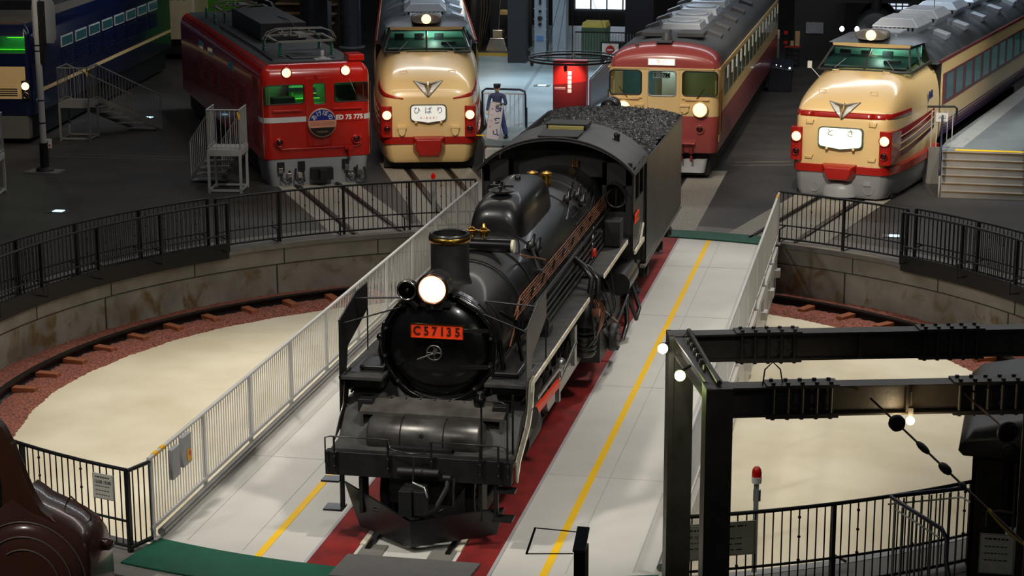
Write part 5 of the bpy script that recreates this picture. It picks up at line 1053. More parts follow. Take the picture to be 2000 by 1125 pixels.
m = MB(); m.box((0, 8, 3.65), (1.4, 9, .3)); m.build('roof_equipment_case', ROOFD, F, bevel=.03)
# coach beyond the blue locomotive
W = thing('passenger_coach', 'beige coach with blue markings seen behind the red locomotive at top left', 'train', (-22.2, 38.6, 0), R(9))
m = MB(); m.loft([[(x, y, z) for x, y in rr_plan(1.4, 12.5, .1, i)] for z, i in ((.8, 0), (3.2, 0), (3.5, .09))]); m.build('body', mat('coach_beige', (206, 188, 146), .45, 0, .08), W)
m = MB(); m.span((-1.2, .2, .2), (1.2, 12.2, .8)); m.build('underframe', UND, W)
m = MB()
for k in range(4): m.box((.3+.25*k, -.01, 2.6), (.1, .02, .6))
m.build('blue_markings', INKB, W)
# ================================================================== ACCESS STAIRS
def access_stair(lab, loc, rz, h, w, d, run, side, mt, group=None):
    # platform on posts with stair flight leaving towards -x (side=-1) or +x, railings all round
    T = thing('access_stairs', lab, 'stairs', loc, rz)
    m = MB(); m.span((0, 0, h-.16), (w, d, h)); m.build('platform', mt, T, bevel=.006)
    for x in (.03, w-.03):
        for y in (.03, d-.03): m = MB(); m.span((x-.03, y-.03, 0), (x+.03, y+.03, h-.15)); m.build('leg', mt, T)
    m = MB()
    for y in (.03, d-.03): m.span((0, y-.02, .04), (w, y+.02, .09))
    for x in (.03, w-.03): m.span((x-.02, 0, .04), (x+.02, d, .09))
    m.build('base_frame', mt, T)
    def panel(p0, p1, nm='railing'):
        p0 = Vector(p0); p1 = Vector(p1); n = max(3, int((p1-p0).length/.11)); m = MB(); up_ = Vector((0, 0, 1.0))
        m.cyl(p0+up_, p1+up_, .02, n=6); m.cyl(p0+Vector((0, 0, .06)), p1+Vector((0, 0, .06)), .014, n=5)
        for i in range(n+1): q = p0.lerp(p1, i/n); m.cyl(q, q+up_, .018 if i in (0, n) else .009, n=5)
        m.build(nm, mt, T)
    panel((.02, .02, h), (w-.02, .02, h))
    # flight along +y (away) on one side
    ys = d; nst = 6; 
    x0, x1 = (.0, w)
    for s, xx in ((-1, x0+.02), (1, x1-.02)):
        panel((xx, .02, h), (xx, d, h)); panel((xx, d, h), (xx+side*run, d+run*.9, 0.05))
        m = MB(); a = Vector((xx, d, h-.16)); b = Vector((xx+side*run, d+run*.9, -.0)); n_ = 2
        m.loft([[(a.x, a.y, a.z), (a.x+.03, a.y, a.z), (a.x+.03, a.y, a.z+.2), (a.x, a.y, a.z+.2)], [(b.x, b.y, .0), (b.x+.03, b.y, 0), (b.x+.03, b.y, .2), (b.x, b.y, .2)]]); m.build('stringer', mt, T)
    for k in range(nst):
        u = (k+.5)/nst; m = MB(); m.box(((x0+x1)/2+side*run*u, d+run*.9*u, h*(1-u)-.03), (w*.95, .26, .03)); m.build('tread', mt, T)
    m = MB(); m.tube([(w-.06, .0, h+.95), (w-.03, -.03, h+.85), (w-.01, .0, h+.75), (w-.02, .02, h+.9)], .018, 5); m.build('safety_chain', mat('chain_yellow', (226, 182, 40), .4), T)
    return T
access_stair('white access stairs with railings beside the red electric locomotive', (-11.02, 13.25, 0), R(8), 1.10, .86, .9, .8, -1, STAIRW)
access_stair('grey access stairs beside the blue locomotive, behind the signal post', (-18.05, 20.1, 0), R(6), 1.12, .92, .9, 1.5, 1, STAIRG)
T = access_stair('white stair railing cut off by the left edge of the picture', (-16.75, 11.65, 0), R(12), 1.0, .8, .8, 1.3, -1, STAIRW)
# signal post
T = thing('signal_post', 'tall pale grey signal post with rounded signal boards at upper left', 'signal post', (-16.33, 15.3, 0))
m = MB(); m.span((-.45, -.3, 0), (.45, .3, .03)); m.build('base_plate', STAIRG, T)
m = MB(); m.lathe([(.24, .03), (.22, .1), (.12, .14), (.11, .75), (.12, .78)], (0, 0, 0), n=20); m.build('black_foot', UND, T)
m = MB(); m.cyl((0, 0, .7), (0, 0, 7), .085, n=18); m.build('pole', STAIRW, T)
m = MB()
for z in (1.3, 1.9, 3.2, 3.35): m = MB(); m.lathe([(.09, 0), (.094, .0), (.094, .03), (.09, .03)], (0, 0, z), n=18); m.build('band', UND, T)
m = MB(); m.span((.05, -.05, 2.9), (.2, .12, 4.5)); m.build('bracket', UND, T)
for x in (.28, -.02):
    sh = [(x+.19*math.cos(R(a)), 4.3+.3*math.sin(R(a))) for a in range(0, 181, 15)]+[(x-.19, 3.55), (x-.12, 3.4), (x+.12, 3.4), (x+.19, 3.55)]
    m = MB(); m.prism(sh, 'y', .12 if x > 0 else .2, .16 if x > 0 else .24); m.build('signal_board', SKG, T, bevel=.01)
# small sign stand near the left locomotive
T = thing('warning_sign', 'small white warning sign standing by the blue locomotive front', 'sign', (-17.1, 17.25, 0)); m = MB(); m.box((0, 0, .42), (.2, .02, .26)); m.build('panel', WHITE, T); m = MB(); m.cyl((0, .02, 0), (0, .02, .4), .012); m.build('stand', STEEL, T)
text('lettering', '△', .07, INKR, T, (0, -.014, .49), ext=.001); m = MB(); m.box((-.04, -.013, .37), (.05, .004, .06)); m.box((.04, -.013, .37), (.05, .004, .06)); m.build('red_marks', INKR, T)

# ================================================================== PLATFORMS
PLT = mat('platform_grey_boards', (132, 138, 138), .4, 0, .12, .7, .1, 40, rgb2=(112, 118, 120))
PLS = mat('platform_side_grey', (128, 124, 118), .5, 0, .1, 2)
# right platform with stairs beside the right express
T = thing('visitor_platform', 'grey visitor platform with six steps and yellow edge beside the right express', 'platform', (6.9, 16.1, 0), -R(1))
m = MB(); 
m.prism([(.05, 1.35), (9.5, 1.2), (14, 26), (4.9, 26), (.15, 3.0), (-.02, 1.6)], 'z', .78, .95); m.build('deck', PLT, T)
m = MB(); m.prism([(.1, 1.36), (9.4, 1.25), (13.8, 25.8), (5.1, 25.8), (.2, 3.0)], 'z', 0, .78); m.build('platform_base', UND, T)
m = MB(); m.prism([(.35, 1.35), (9.5, 1.2), (9.5, 1.42), (.35, 1.57)], 'z', .95, .958); m.build('yellow_edge', YEL, T)
m = MB(); m.prism([(.10, 1.9), (.55, 1.9), (5.2, 26), (4.75, 26)], 'z', .95, .955); m.build('pale_edge_strip', mat('edge_pale', (176, 178, 174), .4), T)
for k in range(6):
    m = MB(); z = .95*(k+.0)/6; m.span((.04, .0+.225*k, 0), (2.05, .235+.225*k, .95*(k+1)/6-.01)); st = m.build('step', mat('step_grey', (150, 144, 136), .5), T)
    m = MB(); m.span((.05, -.01+.225*k, .95*(k+1)/6-.03), (2.04, .03+.225*k, .95*(k+1)/6-.002)); m.build('nosing', mat('nosing_brass', (200, 160, 110), .3, .8), st)
HR = mat('handrail_dark_blue', (30, 34, 56), .35)
for x in (0.0, 2.1):
    m = MB(); m.tube([(x, -.05, .55), (x, -.02, .85), (x, 1.35, 1.8), (x, 1.5, 1.8)], .028, 8); m.tube([(x, .05, .7), (x, 1.3, 1.5)], .02, 8); m.build('handrail', HR, T)
    m = MB(); m.prism([(-.02, 0), (1.35, 0), (1.35, 1.1), (-.02, .18)], 'x', x-.02, x+.02); m.build('stair_panel', PLS, T)
T = thing('guard_rail', 'short white guard rail with notice beside the doorway of the right express', 'railing', (6.72, 17.9, .0))
m = MB(); m.span((-.1, 0, 0), (.4, .05, .95)); m.span((-.2, .1, 0), (-.05, .3, .8)); m.build('cabinet', PLS, T)
m = MB()
for k in range(5): m.cyl((-.05+.13*k, 0, .95), (-.05+.13*k, 0, 1.9), .012, n=5)
m.build('baluster_panel', RAILW, T); m = MB(); m.tube([(-.2, 0, 1.98), (.5, 0, 2.0), (.56, 0, 1.95), (.56, 0, 1.6)], .028, 8); m.build('top_rail', UND, T)
m = MB(); m.box((.2, -.03, 1.72), (.3, .02, .22)); q = m.build('notice', WHITE, T); text('lettering', '入口', .1, INK, q, (.2, -.045, 1.72), ext=.001)
# middle platform
T = thing('visitor_platform', 'blue-lit grey visitor platform between the left express and the maroon railcar', 'platform', (-4.6, 16.8, 0))
PB = mat('platform_bluelit_boards', (136, 150, 152), .42, 0, .12, .6, .08, 30, rgb2=(112, 128, 132))  # grey boards with the blue light put into their colour
m = MB(); m.prism([(-.12, .1), (1.0, .0), (2.9, 6.0), (3.0, 28), (-4.6, 28), (-4.6, 18.2), (-.5, 2.2), (-.4, .9)], 'z', .8, .95); m.build('deck', PB, T)
m = MB(); m.prism([(-.08, .12), (.98, .03), (2.85, 6.0), (2.9, 27.9), (-4.55, 27.9), (-4.55, 18.2), (-.45, 2.2), (-.35, .92)], 'z', 0, .8); m.build('platform_base', PLS, T)
m = MB(); m.span((-.52, .72, .95), (-.08, .80, .965)); m.build('yellow_edge', YEL, T); m = MB(); m.prism([(2.0, 4.9), (2.5, 6.0), (2.4, 6.1), (1.9, 5.0)], 'z', .95, .96); m.build('yellow_edge', YEL, T)
m = MB(); m.prism([(-.1, .9), (0.02, .9), (-2.6, 27), (-2.72, 27)], 'z', .95, .957); m.build('floor_seam', mat('seam_grey', (104, 116, 120), .5), T)
for k in range(3): m = MB(); m.span((-.05, -.2-.22*k, 0), (.35, .1-.22*k, .75-.22*k)); m.build('step', mat('step_white', (206, 206, 200), .5), T)
T = thing('guard_rail', 'white barred guard rail with dark top rail behind the standing figure', 'railing', (-4.75, 19.3, .95))
m = MB(); m.tube([(-.55, 0, 0.1), (-.55, 0, .93), (-.45, 0, 1.0), (.5, 0, 1.0), (.62, 0, .95), (.65, -.05, .85), (.66, -.05, 0)], .03, 8); m.tube([(.66, 0, 0), (.85, -.9, 0), (.85, -.9, .65)], .025, 6); m.build('top_rail', HR, T)
m = MB()
for k in range(10): m.cyl((-.5+.12*k, 0, .0), (-.5+.12*k, 0, .88), .014, n=5)
m.span((-.55, -.02, .86), (.62, .02, .9)); m.build('baluster_panel', RAILW, T)
T = thing('floor_box', 'small cream box on the floor beside the cab roof, behind the left railing', 'box', (-4.0, 14.6, 0)); m = MB(); m.box((0, 0, .24), (.3, .26, .24)); m.build('lid', CREAMEDGE, T, bevel=.03); m = MB(); m.box((0, 0, .06), (.28, .24, .12)); m.build('base', UND, T)

# ================================================================== STANDING FIGURE WITH NAME BOARD
PX, PY, PZ = -4.47, 17.3, .95
T = thing('person', 'standing person in navy work clothes and cap leaning on a long white name board', 'person', (PX, PY, PZ)); T.scale = (.92, .92, .90)
NAVY = mat('navy_workwear', (62, 70, 104), .8, 0, .2, 12); TROU = mat('blue_trousers', (70, 86, 140), .8, 0, .2, 12); SKIN = mat('mannequin_skin', (232, 200, 150), .5, 0, .05)
def skin(name, verts, edges, rad, mt, par, root=0):
    me = bpy.data.meshes.new(name); me.from_pydata(verts, edges, []); o = bpy.data.objects.new(name, me); COL.objects.link(o)
    md = o.modifiers.new('s', 'SKIN'); md.use_smooth_shade = True
    for i, r in enumerate(rad): me.skin_vertices[0].data[i].radius = (r, r) if not isinstance(r, tuple) else r
    me.skin_vertices[0].data[root].use_root = True
    s = o.modifiers.new('u', 'SUBSURF'); s.levels = 2; s.render_levels = 2
    bpy.context.view_layer.update(); me2 = bpy.data.meshes.new_from_object(o.evaluated_get(bpy.context.evaluated_depsgraph_get())); bpy.data.objects.remove(o)
    me2.materials.clear(); me2.materials.append(mt); me2.shade_smooth(); me2.name = name
    o = bpy.data.objects.new(name, me2); COL.objects.link(o); o.parent = par; return o
V = [(0, 0, .82), (0, 0, .95), (0, -.01, 1.1), (0, 0, 1.24), (0, 0, 1.31), (0, -.01, 1.38), (-.08, 0, .78), (-.13, -.02, .42), (-.15, .03, .08), (.10, 0, .78), (.19, -.03, .42), (.26, .02, .08),
     (-.19, 0, 1.24), (-.25, -.02, 1.0), (-.27, -.12, .80), (.19, 0, 1.24), (.28, -.08, 1.0), (.14, -.28, 1.03)]
Ed = [(0, 1), (1, 2), (2, 3), (3, 4), (4, 5), (0, 6), (6, 7), (7, 8), (0, 9), (9, 10), (10, 11), (3, 12), (12, 13), (13, 14), (3, 15), (15, 16), (16, 17)]
skin('body', V, Ed, [(.15, .11), (.14, .1), (.15, .11), (.16, .1), .055, .055, .09, .065, .05, .09, .065, .05, .06, .05, .04, .06, .05, .04], NAVY, T)
V = [(0, 0, .84), (-.08, 0, .76), (-.13, -.02, .42), (-.15, .03, .06), (.10, 0, .76), (.19, -.03, .42), (.26, .02, .06)]
skin('trousers', V, [(0, 1), (1, 2), (2, 3), (0, 4), (4, 5), (5, 6)], [(.15, .12), .105, .08, .07, .105, .08, .07], TROU, T)
m = MB(); m.sphere((0, -.01, 1.44), .092, (.85, 1, 1.18), 20, 14); m.cyl((0, 0, 1.30), (0, -.005, 1.38), .048, n=12); m.sphere((0, -.105, 1.43), .018, (.8, 1, 1.3), 8, 6); m.sphere((-.08, 0, 1.44), .02, (.4, 1, 1.3), 8, 6); m.sphere((.08, 0, 1.44), .02, (.4, 1, 1.3), 8, 6); m.build('head', SKIN, T)
m = MB()
for s in (-1, 1): m.sphere((s*.032, -.093, 1.455), .009, n=8, m=6)
m.box((0, -.098, 1.395), (.035, .01, .006)); m.build('face_features', INK, T)
m = MB(); m.lathe([(.094, -.02), (.1, .03), (.11, .07), (.1, .085), (.001, .09)], (0, 0, 1.49), n=24); m.box((0, -.11, 1.485), (.13, .08, .012), rx=.25); m.build('cap', mat('cap_dark', (20, 22, 34), .6), T)
m = MB()
for x, a in ((-.15, 0), (.26, 0)): m.box((x, -.05, .035), (.09, .25, .07))
m.build('shoes', UND, T, bevel=.02)
def hand(name, o, d, curl, s):
    # palm with four fingers and a thumb
    o = Vector(o); d = Vector(d).normalized(); side = Vector((0, 0, 1)).cross(d).normalized(); dn = d.cross(side)
    vs = [o, o+d*.045, ]; es = [(0, 1)]; rd = [.022, .028]
    for k, (off_, ln) in enumerate(((-.024, .05), (-.008, .06), (.008, .056), (.024, .045))):
        b = len(vs); p1 = o+d*.07+side*off_; p2 = p1+d*ln*.5+dn*curl*.3*ln; p3 = p2+d*ln*.3+dn*curl*ln*.7; vs += [p1, p2, p3]; es += [(1, b), (b, b+1), (b+1, b+2)]; rd += [.010, .009, .008]
    b = len(vs); vs += [o+d*.03+side*.035*s, o+d*.06+side*.05*s+dn*curl*.02]; es += [(0, b), (b, b+1)]; rd += [.011, .009]
    skin(name, [tuple(v) for v in vs], es, rd, SKIN, T)
hand('hand', (-.27, -.14, .79), (.15, -.6, -.5), .8, 1); hand('hand', (.13, -.29, 1.04), (-.85, -.4, -.1), .8, -1)
T = thing('name_board', 'long white name board with blue あいづ lettering held by the standing figure', 'sign', (-4.54, 17.0, .95)); T.rotation_euler = (R(-6), R(7), 0); T.scale = (.95, .95, .92)
m = MB(); sh = []
for cx, cz, a0 in ((.13, 1.0, 0), (-.13, 1.0, 90), (-.13, .07, 180), (.13, .07, 270)):
    for k in range(5): a = R(a0+22.5*k); sh.append((cx+.06*math.cos(a), cz+.06*math.sin(a)))
m.prism(sh, 'y', -.02, .02); m.build('panel', mat('board_pinkish_white', (214, 204, 204), .45), T); 
m = MB(); m.tube([(x, -.02, z) for x, z in sh+sh[:2]], .009, 5); m.build('rim', SKG, T)
for k, ch in enumerate('あいづ'): text('lettering', ch, .21, INKB, T, (.05, -.024, .88-.33*k), rot=(PI/2, PI/2, 0), ext=.001, bold=.003)
for k, ch in enumerate('AIZU'): text('roman_lettering', ch, .09, INKR, T, (-.11, -.024, .86-.17*k), rot=(PI/2, PI/2, 0), ext=.001)

# ================================================================== RED BANNER, RING OF LAMPS, COLUMNS, BACK OF THE HALL
T = thing('banner', 'tall red illuminated banner standing in front of the steel columns', 'banner', (-3.38, 22.0, .95))
m = MB(); m.span((-.46, 0, 0), (.5, .3, 1.48)); m.build('panel', mat('banner_red', (196, 36, 30), .4, 0, .05, 1), T)
m = MB(); m.prism([(-.46, .62), (-.46, .78), (.5, .90), (.5, 0), (-.46, 0)], 'y', -.012, 0); m.build('dark_panel', mat('banner_dark_red', (116, 26, 30), .4), T)
m = MB()
for k in range(5): m.box((.02, -.016, 1.12-.125*k), (.11, .004, .105))
m.build('white_lettering', WHITE, T); m = MB(); m.box((-.26, -.016, .71), (.32, .004, .025)); m.box((-.26, -.016, .67), (.32, .004, .014)); m.build('small_lettering', mat('lettering_pink', (230, 190, 180), .5), T)
spot('banner_lamp', (-3.36, 21.2, 2.62), (-3.36, 22.0, 1.85), 130, 60, .9, (1, .72, .6), .04)
T = thing('lamp_ring', 'black ring hanging lamp frame above the red banner', 'lamp', (-3.1, 20.9, 2.60))
m = MB(); m.ring((0, 0, 0), (0, 0, 1), 1.2, .03, 64, 8); m.ring((0, 0, .08), (0, 0, 1), 1.2, .02, 64, 6); m.build('ring', UND, T)
m = MB(); m.cyl((-1.2, 0, .04), (1.2, 0, .04), .015); m.cyl((0, 0, 0), (0, 0, 8), .012)
for a in (0, 120, 240): m.cyl((1.2*math.cos(R(a)), 1.2*math.sin(R(a)), .08), (0, 0, 3), .006)
m.build('hanger', UND, T)
for x, y, z in ((-1.23, 0, .14), (-1.16, .1, -.15), (0, -1.1, -.12), (0.05, -.1, .12)): m = MB(); m.cyl((x, y, z+.05), (x+.02, y-.08, z-.05), .055, .04, 12); m.build('spotlight', SILV if x == .05 else UND, T)
def column(lab, x, y, w_, mt, h=12, z=0, fl=False):
    T = thing('steel_column', lab, 'column', (x, y, z)); m = MB(); m.span((-w_/2, -.25, 0), (w_/2, .25, h)); m.build('shaft', mt, T)
    if fl:
        m = MB(); m.prism([(-w_*.5, 4), (-w_*.9, 5.2), (-w_*.9, 6), (w_*.9, 6), (w_*.9, 5.2), (w_*.5, 4)], 'y', -.2, .2); m.build('flared_bracket', mt, T)
    return T
CB = mat('column_blue_grey', (150, 164, 176), .45, 0, .1, 2)
t = column('pale blue steel column with black dials left of the red banner', -6.33, 33.5, .40, CB, z=.95)
m = MB()
for z, r in ((1.72, .05), (1.48, .08), (1.28, .06)): m.lathe([(r, 0), (r, .05), (r*.6, .06)], (0, -.26, z), (0, -1, 0), 16)
m.box((0, -.26, 2.05), (.08, .05, .22)); m.tube([(-.15, -.27, 2.5), (0, -.27, 2.5), (0, -.27, 2.1)], .012); m.build('dial', UND, t); m = MB(); m.box((0, -.26, .8), (.24, .02, .16)); m.build('label_plate', mat('plate_blue', (90, 130, 190), .4), t)
for z in [.5+.5*k for k in range(14)]:
    pass
m = MB()
for k in range(20):
    for x in (-.22, .22): m.sphere((x, -.255, .4+.35*k), .02, n=6, m=4)
m.build('rivets', CB, t)
column('pale blue flared steel column right of the black dials, behind the red banner', -5.67, 33.5, .46, CB, fl=True, z=.95)
DKC = mat('column_dark', (38, 40, 46), .35, .1, .15, 2)
def rcol(lab, x, y, r, h=12, mt=DKC):
    T = thing('round_column', lab, 'column', (x, y, 0)); m = MB(); m.cyl((0, 0, .04), (0, 0, h), r, n=28); m.build('shaft', mt, T); m = MB(); m.lathe([(r+.14, 0), (r+.14, .04), (r, .06)], (0, 0, 0), n=28); m.build('base_ring', SKG, T)
rcol('thick round dark column left of the left express', -16.1, 44.0, .40, mt=mat('column_sheen', (96, 100, 116), .25, .5))
rcol('thick round dark column nearer the red locomotive roof', -17.6, 43.4, .45)
column('dark square column behind the glass showcase', -7.05, 33.0, .62, mat('column_slate', (44, 48, 54), .5), z=.95)
column('dark square column at the left end of the glass showcase', -15.0, 36.5, .5, DKC)
column('tall dark column right of the window behind the maroon railcar', -3.35, 36.5, 1.0, mat('column_navy', (24, 24, 40), .5), z=.95)
column('grey riveted column behind the right end of the maroon railcar', 1.12, 39.5, .24, STAIRG)
column('dark grey wall pier behind the dark kiosk', 2.6, 43.6, 1.9, mat('pier_dark', (44, 42, 42), .6))
# back wall with windows
DW = mat('back_wall_dark', (36, 34, 34), .8, 0, .3, .5)
m = MB(); m.span((-45, 52, 0), (35, 52.3, 14)); struct(m.build('wall_back', DW)); m = MB(); m.span((-45.3, -12, 0), (-45, 52, 14)); struct(m.build('wall_left', DW)); m = MB(); m.span((35, -12, 0), (35.3, 52, 14)); struct(m.build('wall_right', DW))
def bwin(x0, x1, z0, z1, es, nm='window_1'):
    m = MB(); m.span((x0, 51.9, z0), (x1, 52.0, z1)); o = struct(m.build(nm, mat('window_glow_%d' % int(es*10), (220, 236, 255), .4, emit=(225, 238, 255), es=es)))
    m = MB(); n = 4
    for k in range(n+1): x = x0+(x1-x0)*k/n; m.span((x-.03, 51.82, z0), (x+.03, 51.9, z1))
    for k in range(5): z = z0+(z1-z0)*k/4; m.span((x0, 51.82, z-.03), (x1, 51.9, z+.03))
    q = m.build('window_frame', mat('window_frame_grey', (150, 160, 170), .5)); q.parent = o
bwin(-8.3, -5.5, .9, 4, 1.6)
bwin(4.85, 5.9, 1.1, 1.75, .8, 'window_2')
# glass showcase with machine
T = thing('showcase', 'dark open showcase with yellow base line and exhibits behind the standing figure', 'showcase', (-8.6, 34.6, .95))
m = MB(); m.span((-.4, 0, 0), (1.15, 3, .1)); m.span((-.4, 2.9, 0), (1.15, 3, 3.5)); m.span((-.45, 0, 0), (-.38, 3, 3.5)); m.build('cabinet', UND, T); m = MB(); m.span((-.4, -.03, 0), (1.15, 0, .1)); m.build('yellow_line', mat('line_ochre', (196, 158, 50), .5), T)
m = MB(); m.loft([[(-.05, .5, .1), (.75, .5, .1), (.8, 1.3, .1), (0, 1.3, .1)], [(.1, .6, .55), (.6, .6, .55), (.65, 1.2, .55), (.15, 1.2, .55)]]); m.box((.35, .9, .68), (.35, .4, .28)); m.cyl((.35, .9, .8), (.45, .9, 2.4), .015); m.build('model_engine', SILV, T, bevel=.03)
m = MB(); m.box((.9, 1.6, .85), (.5, .5, .4)); m.box((.45, 2.2, 1.3), (.6, .3, .18)); m.build('gilt_exhibit', mat('gilt', (190, 160, 100), .4, .4, .3, 5), T, bevel=.02)
m = MB()
for k in range(4): m.tube([(-.3, .5+.2*k, 0.1), (-.2+.1*k, .6, 1.5), (-.3+.15*k, .8, 3.4)], .02, 6)
m.build('hanging_rods', mat('rod_bronze', (120, 100, 80), .3, .8), T)
point('showcase_lamp', (-8.5, 35.1, 3.6), 45, (1, .9, .75), .2)
T = thing('railway_container', 'green crate with yellow louvred top behind the barred rail', 'crate', (-4.72, 34.7, .95))
m = MB(); m.span((-.43, 0, 0), (.43, 1.0, 1.03)); m.build('crate_body', mat('crate_green', (84, 118, 96), .5, 0, .15, 3), T)
m = MB()
for k in range(9): m.cyl((-.4+.1*k, -.01, .05), (-.4+.1*k, -.01, 1.0), .014, n=5)
m.build('crate_ribs', mat('crate_green', (84, 118, 96)), T); m = MB(); m.loft([[(-.43, 0, 1.035), (.43, 0, 1.035), (.43, 1.0, 1.035), (-.43, 1.0, 1.035)], [(-.40, .06, 1.2), (.40, .06, 1.2), (.40, .95, 1.2), (-.40, .95, 1.2)]]); m.build('louvred_top', mat('crate_yellow', (196, 184, 90), .5), T)
T = thing('balustrade', 'grey barred balustrade in front of the green crate', 'railing', (-4.0, 34.3, .95))
m = MB(); m.span((-1.3, -.02, .9), (1.7, .02, .94)); m.build('top_rail', UND, T); m = MB()
for k in range(30): m.cyl((-1.28+.1*k, 0, .0), (-1.28+.1*k, 0, .9), .009, n=5)
m.build('baluster_panel', SKG, T)
T = thing('no_entry_sign', 'white sign with red no entry disc beside the maroon railcar roof', 'sign', (-3.9, 33.3, .95))
m = MB(); m.span((-.36, .02, 0), (.5, .25, .72)); m.build('stand', UND, T, bevel=.02); m = MB(); m.box((-.02, -.0, .45), (.56, .03, .42)); m.build('panel', WHITE, T)
m = MB(); m.cyl((-.02, -.02, .45), (-.02, -.04, .45), .15, n=24); m.build('red_disc', mat('sign_red', (200, 30, 30), .4), T); m = MB(); m.box((-.02, -.045, .45), (.2, .01, .05)); m.build('white_bar', WHITE, T)
# grey ramp panels beside the banner
T = thing('ramp_wall', 'grey panelled ramp wall between the red banner and the maroon railcar', 'ramp', (-3.0, 23.2, .95), R(-6))
m = MB(); m.prism([(0, 0), (3.2, 0), (3.2, 1.25), (2.6, 1.2), (0, .8)], 'x', 0, .06); m.build('panel', mat('ramp_grey', (136, 142, 146), .4, .2, .1, 1), T)
m = MB(); m.tube([(0.03, 0, .84), (.03, 2.6, 1.24), (.03, 3.2, 1.28)], .02, 8); m.build('rail', SKG, T)
# dark kiosk and shelves
T = thing('info_kiosk', 'dark slanted information kiosk on the floor between railcar and right express', 'kiosk', (1.78, 34.4, 0))
m = MB(); m.loft([[(-.42, -.3, 0), (.35, -.3, 0), (.35, .35, 0), (-.42, .35, 0)], [(-.35, -.25, .85), (.4, -.2, .72), (.4, .35, 1.0), (-.35, .35, 1.1)]]); m.build('cabinet', mat('kiosk_navy', (22, 28, 40), .4), T, bevel=.02)
m = MB(); m.sphere((.3, -.2, .80), .035); m.sphere((.0, -.22, .86), .02); m.sphere((-.15, -.22, .9), .02); m.build('indicator', mat('indicator_glow', (240, 245, 255), .3, emit=(240, 245, 255), es=3), T)
T = thing('display_shelf', 'red topped display shelf with small cream cabinet behind the dark kiosk', 'shelf', (1.76, 41.0, 0)); T.scale = (.48, .6, .72)
m = MB(); m.span((-.6, -.3, 1.0), (.6, .3, 1.06)); m.build('shelf_top', mat('shelf_red', (170, 40, 24), .5), T); m = MB()
for x in (-.5, .45): m.span((x, -.3, 0), (x+.06, .3, 1.0))
for k in range(3): m.span((-.45, -.25, .3+.25*k), (.45, .2, .33+.25*k))
m.build('legs', UND, T); m = MB(); m.box((.35, 0, 1.45), (.35, .3, .75)); m.box((-.05, 0, 1.2), (.25, .3, .25)); m.build('cabinet', mat('cabinet_tan', (190, 156, 110), .5), T); m = MB(); m.box((-.55, -.1, 1.75), (.3, .05, .18)); m.box((-.55, -.1, 1.25), (.3, .05, .14)); m.build('red_label', mat('label_red', (190, 30, 24), .5), T)
T = thing('white_plate', 'blank white notice on the dark wall left of the right express', 'notice', (2.43, 43.33, 1.2)); m = MB(); m.box((0, 0, 0), (.66, .03, .42)); m.build('panel', mat('notice_dim_white', (150, 150, 156), .5), T)
T = thing('stacked_cases', 'cream stacked cases on a stand at the end of the maroon railcar', 'cases', (1.07, 41.2, 0)); T.scale = (.6, .8, .62); m = MB()
for k in range(3): m.box((0, 0, 1.72+.17*k), (.6, .4, .15))
m.build('cases', CREAMEDGE, T, bevel=.01); m = MB(); m.span((-.3, -.2, 0), (.3, .2, 1.62)); m.build('stand', STAIRG, T)
# dark steam locomotive far behind with two white lamps
T = thing('steam_locomotive', 'far dark locomotive with two small white lamps behind the right express', 'locomotive', (4.35, 38.4, 0)); T.scale = (.75, .75, .86)
m = MB(); m.lathe([(.001, 0), (.9, .05), (1.0, .2), (1.0, 6)], (0.6, 0, 1.7), (0, 1, 0), 32); m.span((-1.2, -.3, .8), (2.4, .2, 1.3)); m.span((-1.0, 0, .2), (2.2, 6, .8)); m.build('boiler', BLKD, T)
m = MB(); m.span((-1.2, 2.0, 2.9), (2.6, 6, 3.0)); m.cyl((.6, 1, 2.6), (.6, 1, 3.3), .25); m.build('canopy', UND, T)
for x in (-.95, -.25): m = MB(); m.sphere((x, -.35, 2.02), .11); m.build('lamp_lens', mat('far_lamp_glow', (235, 250, 255), .3, emit=(235, 250, 255), es=7), T)
T = thing('green_panel', 'bright green leaf-patterned panel behind the red locomotive roof', 'panel', (-20.55, 41.5, 0)); m = MB(); m.span((-.7, 0, 0), (.7, .1, 2.6)); m.build('panel', mat('leaf_green_glow', (60, 130, 20), .5, 0, .5, 1.5, emit=(70, 140, 20), es=.04), T)  # panel brightness put in as a faint glow of its green
T = thing('display_steps', 'lit wooden display steps left of the round columns', 'steps', (-18.1, 44.0, 0)); m = MB()
for k in range(3): m.span((-1.4, .3*k, .9+.35*k), (1.2, .3*k+.35, .97+.35*k))
m.build('treads', mat('step_wood', (190, 150, 110), .5), T); m = MB(); m.span((-1.4, .9, 0), (1.2, 1.1, 3)); m.build('panel', mat('panel_brown', (84, 66, 54), .6), T)
for x, y, lb in ((-17.6, 37.5, 'chrome spotlight hanging above the red locomotive roof'), (-14.7, 36.0, 'chrome spotlight hanging beside the round columns')):
    T = thing('hanging_spotlight', lb, 'spotlight', (x, y, 2.9)); m = MB(); m.cyl((-.3, 0, .05), (.25, -.25, -.1), .2, .16, 20); m.build('lamp_can', SILV, T); m = MB(); m.cyl((0, 0, .1), (0, 0, 6), .02); m.build('hanger', UND, T)
T = thing('equipment_box', 'black box on the floor between the red locomotive and the left express', 'box', (-11.6, 24.2, 0)); m = MB(); m.box((0, 0, .55), (.75, .5, 1.1)); m.build('case', UND, T, bevel=.03)
